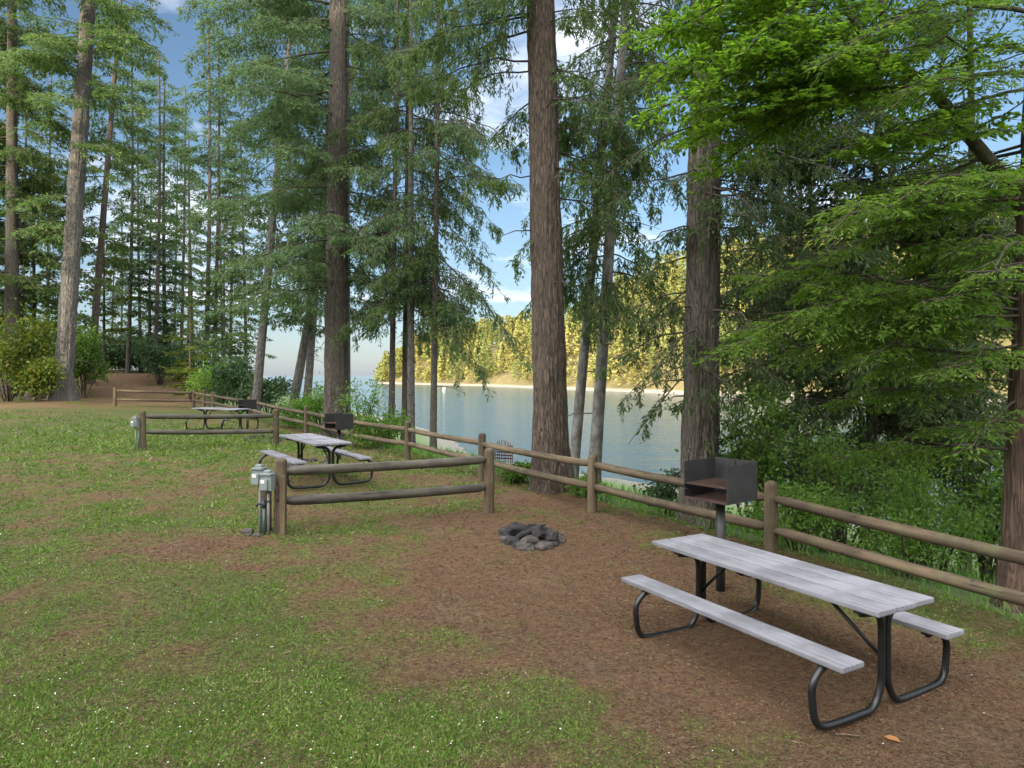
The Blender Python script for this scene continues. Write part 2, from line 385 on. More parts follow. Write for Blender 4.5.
me=np_mesh('headland',V,np.stack([i[:-1,:-1].ravel(),i[1:,:-1].ravel(),i[1:,1:].ravel(),i[:-1,1:].ravel()],1),smooth=True)
def m_head():
    m,nt,p=mat_base('headland_soil'); n=noise_tex(nt,coords(nt),.35,6,.7)
    g=N(nt,'ShaderNodeNewGeometry'); sx=N(nt,'ShaderNodeSeparateXYZ'); nt.links.new(g.outputs['Position'],sx.inputs[0])
    mr=N(nt,'ShaderNodeMapRange'); mr.inputs[1].default_value=-2.75; mr.inputs[2].default_value=-2.1; nt.links.new(sx.outputs['Z'],mr.inputs[0])
    beach=ramp(nt,n,[(.3,(.26,.21,.16)),(.7,(.42,.35,.28))]).outputs[0]; wood=ramp(nt,n,[(.3,(.09,.085,.03)),(.7,(.22,.17,.07))]).outputs[0]
    nt.links.new(mixc(nt,mr.outputs[0],beach,wood),p.inputs['Base Color']); p.inputs['Roughness'].default_value=.95; return m
tag(link('hills',me,m_head()),'wooded headland across the bay with a pale beach',None,None,'structure')

def rhombs(P, D, L, W, rng, up=None, flat=0.0):
    """n leaf-shaped quads from base points P along unit directions D"""
    n=len(P); ref=rng.normal(size=(n,3))
    if up is not None: ref=ref*(1-flat)+np.cross(D,np.array([0,0,1.]))*flat*2
    S=ref-(ref*D).sum(1,keepdims=True)*D; S/=np.linalg.norm(S,axis=1,keepdims=True)+1e-9
    L=np.broadcast_to(np.asarray(L,float).reshape(-1,1),(n,1)); W=np.broadcast_to(np.asarray(W,float).reshape(-1,1),(n,1))
    mid=P+D*L*.45
    V=np.stack([P,mid+S*W*.5,P+D*L,mid-S*W*.5],1).reshape(-1,3)
    Fq=np.arange(n*4).reshape(n,4)
    return V,Fq
def crown_mesh(lm, tw, lv, barkm, leafm, name='crown'):
    Vs,Fs,o=[],[],0
    nl=0
    if lm.v:
        Vs.append(np.array(lm.v)); f=np.array([q for q in lm.f if len(q)==4]); Fs.append(f); o=len(lm.v); nl+=len(f)
    for V,Fq in tw: Vs.append(V); Fs.append(Fq+o); o+=len(V); nl+=len(Fq)
    for V,Fq in lv: Vs.append(V); Fs.append(Fq+o); o+=len(V)
    me=np_mesh(name,np.concatenate(Vs),np.concatenate(Fs)); n=len(me.polygons)
    me.materials.append(barkm); me.materials.append(leafm)
    mi=np.ones(n,np.int32); mi[:nl]=0; me.polygons.foreach_set('material_index',mi); me.update()
    return me
def leaf_mesh(name, chunks):
    Vs,Fs,o=[],[],0
    for V,Fq in chunks: Vs.append(V); Fs.append(Fq+o); o+=len(V)
    return np_mesh(name,np.concatenate(Vs),np.concatenate(Fs))
def unit(a): return a/(np.linalg.norm(a,axis=-1,keepdims=True)+1e-9)

rng=np.random.default_rng(3)
# far wood: one mass of several hundred crowns across the water
ch=[]; cols=[]; tr=MB()
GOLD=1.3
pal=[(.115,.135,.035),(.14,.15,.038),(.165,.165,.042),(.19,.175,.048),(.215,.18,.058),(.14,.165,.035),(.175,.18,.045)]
for k in range(900):
    u=rng.uniform(.02,5.9); d=5+105*rng.random()**1.5
    p=far_point(u,d); z0=far_h(u,d)
    deci=rng.random()<(.55 if d<14 else .12)
    h=rng.uniform(6,11) if deci else rng.uniform(15,22)*(.7 if u<.6 else 1)
    w=h*(.42 if deci else .19)*rng.uniform(.8,1.2)
    n=int(260 if deci else 380)
    t=rng.random(n)**(.8); 
    rr=(np.sin(np.pi*np.clip(t*.8+.15,0,1))**.7 if deci else (1-t)**.65+.05)*w*np.sqrt(rng.uniform(.25,1,n))
    a=rng.uniform(0,2*np.pi,n)
    P=np.stack([p.x+rr*np.cos(a),p.y+rr*np.sin(a),z0+h*(.08+.92*t)],1)
    D=unit(np.stack([np.cos(a),np.sin(a),rng.uniform(-.9,.4,n)],1))
    s=h*.052 if not deci else h*.082
    ch.append(rhombs(P,D,rng.uniform(.7,1.3,n)*s*1.5,rng.uniform(.6,1.1,n)*s,rng))
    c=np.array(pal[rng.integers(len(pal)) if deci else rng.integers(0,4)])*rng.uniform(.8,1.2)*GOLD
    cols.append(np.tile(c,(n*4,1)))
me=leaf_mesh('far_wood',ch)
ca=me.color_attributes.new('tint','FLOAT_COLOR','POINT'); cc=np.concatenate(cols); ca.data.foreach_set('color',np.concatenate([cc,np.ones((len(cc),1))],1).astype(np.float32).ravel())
def m_far():
    m,nt,p=mat_base('far_wood_leaf'); a=N(nt,'ShaderNodeAttribute',attribute_name='tint'); g=N(nt,'ShaderNodeNewGeometry')
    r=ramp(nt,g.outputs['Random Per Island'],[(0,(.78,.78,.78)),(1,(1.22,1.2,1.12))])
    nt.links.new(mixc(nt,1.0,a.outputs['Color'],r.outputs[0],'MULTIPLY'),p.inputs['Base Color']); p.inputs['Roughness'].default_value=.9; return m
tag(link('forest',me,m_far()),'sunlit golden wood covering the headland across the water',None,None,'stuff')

# ------------------------------------------------------------------ trees
def trunk_mesh(h, r0, r1, lean=(0,0), flare=.5, seed=0, n=20, rows=40, rough=.05, bend=.0, plate=0.):
    V=[]; pts=[]
    for i in range(rows+1):
        t=(i/rows)**1.5; zz=-.45+t*(h+.45); tt=max(0,zz/h)
        cx=lean[0]*tt+bend*math.sin(tt*3.0+seed); cy=lean[1]*tt+bend*math.cos(tt*2.3+seed)-bend*math.cos(seed); cx-=bend*math.sin(seed)
        r=r0+(r1-r0)*tt**.85; fl=flare*math.exp(-max(zz,0)/(r0*1.5+.05))
        for k in range(n):
            a=2*math.pi*k/n
            lob=1+fl*(1+.45*math.sin(a*5+seed)+.3*math.sin(a*3+seed*2))
            q=Vector((math.cos(a)*2.2,math.sin(a)*2.2,zz*.8+seed))
            rid=rough*(mnoise.noise(Vector((math.cos(a)*r*14,math.sin(a)*r*14,zz*1.3+seed)))+.8*mnoise.noise(q))
            rr=r*(lob+rid*1.6)
            if plate:
                pq=Vector((math.cos(a)*r*17+seed,math.sin(a)*r*17,zz*2.6+1.5*mnoise.noise(Vector((math.cos(a)*3,math.sin(a)*3,zz*.9)))))
                rr+=plate*(min(1,abs(mnoise.noise(pq))*3.2)-.6+.35*mnoise.noise(pq*2.3))
            V.append((cx+rr*math.cos(a),cy+rr*math.sin(a),zz))
    Fq=[]
    for i in range(rows):
        for k in range(n):
            a=i*n+k;b=i*n+(k+1)%n; Fq.append((a,b,b+n,a+n))
    me=np_mesh('trunk',V,Fq,smooth=True)
    def axis_at(zz):
        tt=max(0,zz/h); return Vector((lean[0]*tt+bend*(math.sin(tt*3.0+seed)-math.sin(seed)), lean[1]*tt+bend*(math.cos(tt*2.3+seed)-math.cos(seed)), zz))
    return me, axis_at, (lambda zz: r0+(r1-r0)*max(0,min(1,zz/h))**.85)

def bough(lm, leaves, twigs, p0, az, L, elev, droop, rng, dens=1.0, leaf=(.16,.035), hang=.5, spread=.36, r=None, flat=.0, bare=.12, branchlets=5.0, curtain=0.0, clen=(.3,1.0)):
    """one limb: tube into lm, leaf quads into leaves, thin twig quads into twigs"""
    nseg=7; d=np.array([math.cos(az),math.sin(az),0.]); perp=np.array([-d[1],d[0],0.])
    ts=np.linspace(0,1,nseg+1); wob=rng.normal(0,.035*L,(nseg+1,2)); wob[0]=0
    pts=np.array(p0)[None]+d[None]*(L*ts)[:,None]+np.array([0,0,1.])[None]*(L*(elev*ts-droop*ts**2))[:,None]+perp[None]*(wob[:,0]*ts)[:,None]
    pts[:,2]+=wob[:,1]*ts
    r=r or (.0062*L+.006)
    lm.tube(pts,[r*(1-.85*t)+.003 for t in ts],5 if r<.05 else 7,cap=False)
    nb=max(4,int(branchlets*L))
    tb=np.sort(rng.uniform(bare,1,nb*2)); side=np.where(np.arange(nb*2)%2==0,1.,-1.)
    bp=np.stack([np.interp(tb,ts,pts[:,c]) for c in range(3)],1)
    bl=(spread*L*(1-tb)**.7*np.minimum(1,(tb-bare)*5+.3)+.10*L**.5)*rng.uniform(.55,1.2,nb*2)
    bl=np.clip(bl,.12,1.7)
    bd=unit(d[None]*rng.uniform(.35,.9,nb*2)[:,None]+perp[None]*side[:,None]+np.array([0,0,1.])[None]*(rng.normal(-.1,.22,nb*2)-hang*.35)[:,None])
    twigs.append(rhombs(bp,bd,bl,.012+.004*bl,rng))
    # each branchlet is a flat fan: sub-twigs to both sides, leaves along them
    m=np.maximum(4,(bl/(leaf[0]*.30)*dens*(1+1.6*bl)).astype(int)); idx=np.repeat(np.arange(nb*2),m); ni=len(idx)
    ks=np.maximum(3,(bl/(leaf[0]*1.1)).astype(int))[idx]; q=(np.floor(rng.random(ni)*ks)+rng.uniform(0,.18,ni))/ks
    sd=rng.choice([-1.,1.],ni); bperp=unit(np.cross(bd[idx],np.array([0,0,1.])))
    tiltz=rng.normal(0,.16,nb*2)[idx]
    sdir=unit(bd[idx]*.62+bperp*(sd*.8)[:,None]+np.array([0,0,1.])[None]*(tiltz-hang*.28)[:,None]+rng.normal(0,.07,(ni,3)))
    v=(.36*bl[idx]*(1-q)**.8+leaf[0]*.4)*rng.random(ni)**.75
    P=bp[idx]+bd[idx]*(bl[idx]*q)[:,None]+sdir*v[:,None]; P[:,2]-=hang*(.30*bl[idx]*q**2+.35*v)
    D=unit(sdir+bperp*rng.normal(0,.35,ni)[:,None]+bd[idx]*rng.uniform(0,.5,ni)[:,None]+np.array([0,0,1.])[None]*(rng.normal(0,.22,ni)-hang*rng.uniform(.1,.9,ni))[:,None])
    leaves.append(rhombs(P,D,leaf[0]*rng.uniform(.6,1.4,ni),leaf[1]*rng.uniform(.7,1.3,ni),rng,up=True,flat=max(flat,.45)))
    if curtain:
        ns=max(3,int(curtain*L)); k=rng.integers(0,nb*2,ns); q=rng.random(ns)
        sp=bp[k]+bd[k]*(bl[k]*q)[:,None]; sl=rng.uniform(clen[0],clen[1],ns)*(.6+.4*(1-tb[k])); sdv=unit(np.stack([rng.normal(0,.12,ns),rng.normal(0,.12,ns),-np.ones(ns)],1))
        twigs.append(rhombs(sp,sdv,sl,.010,rng))
        mm=np.maximum(5,(sl/(leaf[0]*.13)*dens**.5).astype(int)); idx=np.repeat(np.arange(ns),mm)
        P=sp[idx]+sdv[idx]*(sl[idx]*rng.random(len(idx)))[:,None]+rng.normal(0,.02,(len(idx),3))
        D=unit(np.array([0,0,-1.])+rng.normal(0,.55,(len(idx),3)))
        leaves.append(rhombs(P,D,leaf[0]*rng.uniform(.6,1.3,len(idx)),leaf[1]*rng.uniform(.7,1.3,len(idx)),rng))

def tree(name, cat, label, base, h, r0, r1, bark, leafm, boughs, lean=(0,0), seed=1, flare=.35, n=18, rows=40, rough=.05, bend=0, group=None, leaf=(.16,.035), hang=.5, dens=1.0, extra=None, twigs_only=0, flat=0., branchlets=5., curtain=0., clen=(.3,1.), trunk_name='trunk', plate=0.):
    """boughs: list of (z0,z1,count,(Lmin,Lmax),elev,droop,(az0,az1) degrees)"""
    rg=np.random.default_rng(seed*7+11)
    root=empty(name,(base[0],base[1],gz(*base) if len(base)<3 else base[2])); tag(root,label,cat,group)
    me,ax,rad=trunk_mesh(h,r0,r1,lean,flare,seed*1.7,n,rows,rough,bend,plate)
    link(trunk_name,me,M[bark],root)
    lm=MB(); lv=[]; tw=[]
    for (z0,z1,cnt,(la,lb),el,dr,(a0,a1)) in boughs:
        for k in range(cnt):
            zz=z0+(z1-z0)*(k+rg.random())/cnt; az=R(rg.uniform(a0,a1)); c=ax(zz); rr=rad(zz)*.7
            L=rg.uniform(la,lb)
            bough(lm,lv,tw,(c.x+rr*math.cos(az),c.y+rr*math.sin(az),zz),az,L,el+rg.normal(0,.1),dr+rg.normal(0,.05),rg,dens*DENS,leaf,hang,flat=flat,branchlets=branchlets,curtain=curtain,clen=clen)
    for k in range(twigs_only):      # dead snags low on the stem
        zz=rg.uniform(1.5,h*.4); az=rg.uniform(0,6.28); c=ax(zz); L=rg.uniform(.4,1.4)
        p0=Vector((c.x+rad(zz)*.7*math.cos(az),c.y+rad(zz)*.7*math.sin(az),zz)); dv=Vector((math.cos(az),math.sin(az),0))
        lm.tube([p0,p0+dv*L*.5+Vector((0,0,-.02*L)),p0+dv*L+Vector((0,0,-.22*L))],[.018,.012,.003],5,cap=False)
    if extra: extra(lm,lv,tw,root.location,rg)
    link('crown',crown_mesh(lm,tw,lv,M['twig'],M[leafm]),None,root)
    return root

DENS=.86
def aimed(specs, leaf, hang, dens, flat=0., **kw):
    """boughs from one world point to another"""
    def f(lm,lv,tw,loc,rg):
        for p0,p1,dr in specs:
            a=p0-loc; b=p1-loc; dv=b-a; L=math.hypot(dv.x,dv.y)
            bough(lm,lv,tw,tuple(a),math.atan2(dv.y,dv.x),L,dv.z/L+dr,dr,rg,dens*DENS,leaf,hang,flat=flat,**kw)
    return f
ALL=(0,360)
def bx(px,Y): return at(px,Y)

# --- left side
tree('fir_tree','tree','tall grey leaning fir trunk with flared root beside the path, mostly bare',bx(62,38),27,.45,.33,'bark_grey','needle_mid',
     [(13,20,10,(2,4.5),-.1,.25,ALL),(18,27,26,(3,5),.0,.25,ALL),(9,12,4,(1.5,3),-.1,.3,(150,260))],lean=(1.8,0),seed=2,flare=.7,n=60,rows=90,plate=.02,rough=.08,leaf=(.23,.065),twigs_only=10,dens=.8,curtain=2)
tree('fir_tree','tree','dark fir trunk at the left edge rising out of yellow green bushes',bx(12,41),27,.42,.2,'bark_fir','needle_mid',
     [(5,27,70,(2.5,5.2),.05,.3,ALL)],seed=3,n=18,leaf=(.24,.07),dens=.8,hang=.6,curtain=3)
tree('fir_tree','tree','bushy fir beyond the left edge reaching in with green boughs',bx(-28,46),27,.4,.15,'bark_fir','needle_mid',
     [(3,25,70,(3.5,6.0),.08,.3,ALL)],seed=4,leaf=(.25,.075),dens=.75,hang=.6,curtain=3)
tree('fir_tree','tree','slim fir with a warm sunlit stem just behind the big grey leaning trunk',bx(90,52),30,.30,.12,'bark_red','needle_mid',
     [(9,30,50,(2,4.2),.0,.3,ALL)],lean=(2.4,0),seed=5,leaf=(.26,.08),dens=.8,curtain=2)
tree('broadleaf_tree','tree','leafy tree with gold tinted leaves between the dark left trunk and the grey leaning one',bx(34,46),15,.16,.05,'bark_moss','leaf_gold',
     [(3.5,15,52,(1.6,3.8),.3,.2,ALL)],seed=6,leaf=(.20,.12),hang=.4,dens=.7)
tree('broadleaf_tree','tree','low golden green leafy tree standing to the right behind the grey leaning trunk',bx(104,56),11,.14,.05,'bark_moss','leaf_gold',
     [(2.5,11,32,(1.2,2.8),.3,.2,ALL)],seed=7,leaf=(.22,.13),hang=.4,dens=.65)

tree('fir_tree','tree','unseen fir added past the left edge to dapple sun on the grey leaning trunk',(-30.3,27.5),25,.4,.1,'bark_fir','needle_mid',  # added out of view to break up the sun on that trunk
     [(10,23,18,(1.6,3.0),.05,.3,ALL)],seed=34,leaf=(.30,.12),dens=.6,curtain=2)
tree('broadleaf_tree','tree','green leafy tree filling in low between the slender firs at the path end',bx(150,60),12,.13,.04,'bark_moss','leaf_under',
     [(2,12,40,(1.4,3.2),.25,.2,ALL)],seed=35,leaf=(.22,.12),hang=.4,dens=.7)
tree('broadleaf_tree','tree','blue green leafy tree low behind the twin fir stems near the shore',bx(224,54),11,.13,.04,'bark_moss','needle_mid',
     [(1.8,11,40,(1.4,3.0),.25,.2,ALL)],seed=36,leaf=(.20,.11),hang=.4,dens=.7)
# --- slender firs beyond the path: four made, the rest copied
slim=[]
for k,(cnt,L0,L1,mat) in enumerate([(44,1.2,2.6,'needle_blue'),(52,1.5,3.2,'needle_mid'),(40,1.1,2.4,'needle_blue'),(54,1.6,3.0,'needle_mid')]):
    slim.append(dict(h=30-k*1.5,cnt=cnt,L=(L0,L1),mat=mat,seed=20+k))
slim_spots=[(128,60,0,1.0,'slender fir with a thin dark stem, first right of the sky gap over the path'),
 (141,66,1,.9,'slender fir set behind the dark bushes at the end of the path'),
 (155,58,2,1.0,'thin dark fir stem rising straight from the far edge of the path'),
 (166,62,3,1.05,'dense dark fir in the middle of the far row beside the path'),
 (181,68,0,.95,'pale blue green fir standing farther off in the row beside the path'),
 (193,72,1,.85,'distant fir with wide boughs behind the small golden fir'),
 (205,56,2,1.1,'taller of the twin fir stems above the small golden fir'),
 (214,57,0,1.0,'right one of the twin fir stems above the small golden fir'),
 (231,64,3,.9,'dark fir standing between the twin stems and the shore'),
 (246,58,1,.8,'wide boughed fir at the top of the bank left of the water'),
 (22,66,2,1.0,'far pale fir stem seen through the leaves at the left edge'),
 (48,70,0,1.0,'far thin fir stem in the bright gap left of the grey leaning trunk'),
 (112,74,3,.62,'distant dark fir low behind the path, beside the sky gap'),
 (174,76,2,.9,'faintest thin fir stem behind the far row'),
 (120,84,2,.8,'very thin far fir stem at the left end of the row beyond the path'),
 (149,80,0,.9,'thin far fir stem between two darker stems in the row beyond the path'),
 (187,84,2,1.0,'very thin far fir stem just left of the wide boughed distant fir'),
 (223,80,0,.95,'thin far fir stem between the twin stems and the dark fir')]
protos={}
for px,Yd,k,s,lab in slim_spots:
    s_=slim[k]; X_,Y_=bx(px,Yd)
    if k not in protos:
        o=tree('slender_fir','tree',lab,(X_,Y_),s_['h'],.2,.06,'bark_fir',s_['mat'],
             [(3,12,int(s_['cnt']*.45),(s_['L'][0]*.7,s_['L'][1]*.9),-.05,.25,ALL),(11,s_['h'],int(s_['cnt']*.85),s_['L'],.0,.3,ALL)],seed=s_['seed'],n=10,rows=26,leaf=(.27,.09),dens=.85,hang=.6,group='slender firs beyond the path',twigs_only=10,bend=.25)
        protos[k]=o
    else:
        o=copy_tree(protos[k]); o['label']=lab
    o.location=(X_,Y_,gz(X_,Y_)); o.scale=(s,s,s); o.rotation_euler=(0,0,px*.37)

# --- shore trees, left to right
tree('fir_tree','tree','grey leaning stem at the shore behind the farthest grill',bx(255,33),22,.22,.1,'bark_grey','needle_blue',
     [(5,22,48,(1.8,3.8),.0,.28,ALL)],lean=(2.0,0),seed=8,leaf=(0.200,0.056),dens=.85,twigs_only=8,hang=.7,curtain=2)
tree('fir_tree','tree','grey stem leaning right over the water, left of a close pair',bx(290,36),20,.26,.12,'bark_grey','needle_blue',
     [(5.5,20,38,(1.6,3.6),.0,.28,ALL)],lean=(3.6,0),seed=9,leaf=(0.207,0.056),dens=.85,twigs_only=8,hang=.7,curtain=2)
tree('fir_tree','tree','slimmer straight stem of the close pair by the water, left of the big trunk',bx(305,35),21,.22,.1,'bark_grey','needle_mid',
     [(5,21,38,(1.6,3.4),.0,.28,ALL)],lean=(1.6,0),seed=10,leaf=(0.207,0.056),dens=.85,twigs_only=8,hang=.7,curtain=2)
tree('fir_tree','tree','big ridged fir trunk behind the middle grill with long boughs to both sides',bx(336,26),26,.46,.22,'bark_fir','needle_blue',
     [(5.5,9,14,(2.5,4.2),-.05,.3,(100,280)),(9,18,22,(3.5,7.0),.05,.22,(110,260)),(5.5,17,20,(2,4),.0,.3,(-80,80)),(17,25,14,(2.5,5),.1,.2,ALL)],lean=(.15,0),seed=11,flare=.25,n=80,rows=120,rough=.06,plate=.02,leaf=(0.148,0.040),dens=.9,twigs_only=12,hang=.7,curtain=5)
tree('fir_tree','tree','thin grey stem half hidden behind the right side of the big ridged trunk',bx(347,30),20,.17,.09,'bark_grey','needle_mid',
     [(7,19,22,(1.2,2.8),.0,.3,ALL)],seed=12,n=12,leaf=(0.178,0.050),dens=.8,hang=.7,curtain=3)
LOW={433:aimed([(world(437,215,24),world(505,300,22.8),.25),(world(437,255,24),world(527,358,22.6),.2),(world(436,285,24),world(490,395,23),.25),(world(437,180,24),world(500,230,23),.25),(world(434,300,24),world(462,392,22.6),.3)],(.155,.034),1.1,1.3,curtain=8,clen=(.3,.9)),
     411:aimed([(world(411,240,24.5),world(370,330,23),.25),(world(411,270,24.5),world(455,350,23.2),.3),(world(411,210,24.5),world(440,290,22.6),.3)],(.155,.034),1.1,1.3,curtain=8,clen=(.3,.9))}
for px,Yd,rr,sd_,bk,ln,lab in [(391,25.5,.125,13,'bark_fir',.3,'leftmost thin dark stem of the four in front of the bay'),(404,27,.12,14,'bark_red',.2,'reddish thin stem set back between the thin stems in front of the bay'),
        (411,24.5,.15,15,'bark_grey',.0,'thickest of the four thin grey stems in front of the bay'),(433,24,.13,16,'bark_fir',.25,'rightmost thin dark stem of the four in front of the bay')]:
    tree('hemlock_tree','tree',lab,bx(px,Yd),19,rr,.05,bk,'needle_mid' if sd_%2 else 'needle_blue',
     [(5.0,8,12,(1.2,3.0),-.05,.42,ALL),(8,14,16,(1.6,3.4),.0,.42,ALL),(14,19,8,(1,2.6),.1,.3,ALL)],lean=(ln,0),seed=sd_,n=14,leaf=(0.155,0.033),dens=.95,hang=1.15,twigs_only=6,group='thin shore stems with drooping sprays',extra=LOW.get(px),curtain=7,clen=(0.24,0.93))

# big red trunk in the middle
T=bx(552,14.7)
tree('fir_tree','tree','massive red brown fir trunk in the middle with deep furrowed bark',T,24,.375,.2,'bark_red','needle_mid',
     [(8.2,12,9,(1.6,3.2),-.05,.35,(120,250)),(6.2,11,14,(1.0,2.4),-.1,.4,(-60,60)),(11,22,16,(2,4),.05,.3,ALL)],lean=(-.55,0),seed=17,flare=.30,n=120,rows=170,rough=.06,plate=.022,leaf=(0.118,0.026),dens=1.0,hang=1.0,twigs_only=5,curtain=6,clen=(0.18,0.68),
     extra=aimed([(world(540,175,14.7),world(470,178,14.2),.0),(world(540,15,14.7),world(390,60,13.6),.25),(world(540,-10,14.7),world(430,20,13.2),.25),(world(540,-60,14.7),world(400,20,13.0),.25),(world(540,230,14.7),world(512,262,14.6),.15),(world(540,-30,14.7),world(470,90,13.8),.3)],(.115,.027),1.1,1.5,curtain=11,clen=(0.24,0.99)))
tree('alder_tree','tree','pale grey alder stem leaning right, close behind the massive red brown trunk',bx(572,18),19,.145,.07,'bark_alder','needle_mid',
     [(4.8,10,22,(.9,2.2),-.1,.45,ALL),(9,17,20,(1.4,2.6),.0,.4,ALL)],lean=(1.7,0),seed=18,leaf=(0.133,0.033),hang=1.1,dens=.95,twigs_only=4,curtain=8,clen=(0.24,0.81))
tree('alder_tree','tree','pale mottled alder stem right of the leaning one, standing by the fence post',bx(593,16.8),18,.16,.08,'bark_alder','needle_mid',
     [(4.4,9,26,(.9,2.3),-.05,.5,ALL),(8.5,16,28,(1.3,2.8),.0,.45,ALL)],lean=(1.2,0),seed=19,leaf=(0.126,0.030),hang=1.2,dens=1.0,twigs_only=5,curtain=10,clen=(0.24,0.87))
tree('fir_tree','tree','large furrowed fir trunk behind the nearest grill',bx(699,11.9),22,.31,.19,'bark_fir','needle_dark',
     [(4.6,6.2,6,(1.0,1.8),-.15,.3,(-60,60)),(2.4,4.4,8,(.8,1.8),-.1,.4,(100,330)),(5,9.5,20,(.9,2.4),.0,.45,(170,370)),(6,10,8,(1.2,2.6),.0,.4,ALL),(10,20,14,(2,4),.1,.3,ALL)],lean=(.35,0),seed=24,flare=.32,n=110,rows=170,rough=.06,plate=.02,leaf=(0.096,0.022),hang=1.0,dens=1.0,twigs_only=6,curtain=6,clen=(0.18,0.68),
     extra=aimed([(world(712,255,11.9),world(800,245,11.7),.05),(world(695,330,11.9),world(600,370,13),.25),(world(695,300,11.9),world(640,320,12.5),.25),(world(695,345,11.9),world(620,400,12.6),.2),(world(695,255,11.9),world(615,290,12.4),.25),(world(695,285,11.9),world(625,345,12.2),.25),(world(695,365,11.9),world(628,445,12.3),.25),(world(695,225,11.9),world(640,250,11.3),.3),(world(697,330,11.7),world(690,420,10.9),.3),(world(703,330,11.7),world(712,440,11.0),.3),(world(712,300,11.9),world(790,340,12.4),.2),(world(712,340,11.9),world(800,400,12.6),.2),
        (world(712,120,11.9),world(850,130,11.2),.2),(world(712,60,11.9),world(830,60,11.0),.2),(world(712,180,11.9),world(800,200,11.3),.25)],(.095,.024),1.0,1.25,curtain=6,clen=(0.18,0.56)))
# drooping hemlocks on the bank at the right
tree('hemlock_tree','tree','dark drooping hemlock on the bank between the large furrowed trunk and the reddish one',bx(872,13.5),16,.12,.04,'bark_moss','needle_dark',
     [(1.9,8.5,70,(1.6,3.9),.05,.38,ALL),(8.5,15,30,(1.2,2.8),.05,.35,ALL)],seed=25,leaf=(.115,.036),hang=.9,dens=1.35,group='drooping hemlocks on the bank',curtain=6,clen=(0.18,0.62),bend=.2)
tree('hemlock_tree','tree','farther hemlock on the bank close behind the reddish cedar',bx(965,15.5),17,.12,.04,'bark_moss','needle_mid',
     [(2.4,9.5,50,(1.6,3.6),.05,.36,ALL),(9.5,16,24,(1.2,2.8),.05,.35,ALL)],seed=30,leaf=(.12,.036),hang=.8,dens=1.2,group='drooping hemlocks on the bank',curtain=4,clen=(0.18,0.56),bend=.2)
tree('hemlock_tree','tree','smaller hemlock behind the nearest fence post with loose olive sprays',bx(790,18),14,.09,.03,'bark_moss','needle_mid',
     [(3.2,8.5,34,(1.4,3.2),.05,.35,ALL),(8.5,14,24,(1.0,2.6),.05,.35,ALL)],seed=26,leaf=(0.118,0.030),hang=.9,dens=.95,group='drooping hemlocks on the bank',curtain=4,clen=(0.18,0.56),bend=.25)
tree('cedar_tree','tree','reddish cedar trunk beyond the rails at the right edge with wide feathery boughs',bx(1020,8.0),15,.21,.1,'bark_cedar','needle_bright',
     [(3.2,7,12,(2.0,3.6),.0,.25,(100,230)),(7,14,14,(2,3.6),.1,.3,ALL)],seed=27,lean=(.6,0),flare=.4,n=80,rows=120,rough=.06,plate=.012,leaf=(0.074,0.020),hang=.45,dens=1.2,flat=.5,branchlets=8.,
     extra=aimed([(world(1018,330,8),world(800,325,8.6),.1),(world(1018,300,8),world(740,262,8.8),.1),(world(1018,380,8),world(830,400,8.9),.15),(world(1018,255,8),world(860,240,8.2),.1),(world(1018,420,8),world(880,440,8.8),.1),(world(1018,360,8),world(725,345,9.4),.1),(world(1018,200,8),world(840,180,8.8),.1),(world(1015,450,8),world(830,450,9.8),.15),
       (world(1018,280,8),world(930,300,7.2),.1),(world(1018,235,8),world(950,250,7.2),.1),(world(1018,345,8),world(930,380,7.2),.15),(world(1018,400,8),world(960,450,7.4),.1),(world(1018,310,8),world(820,290,7.9),.1)],(.075,.024),.45,1.45,.5,branchlets=9.))
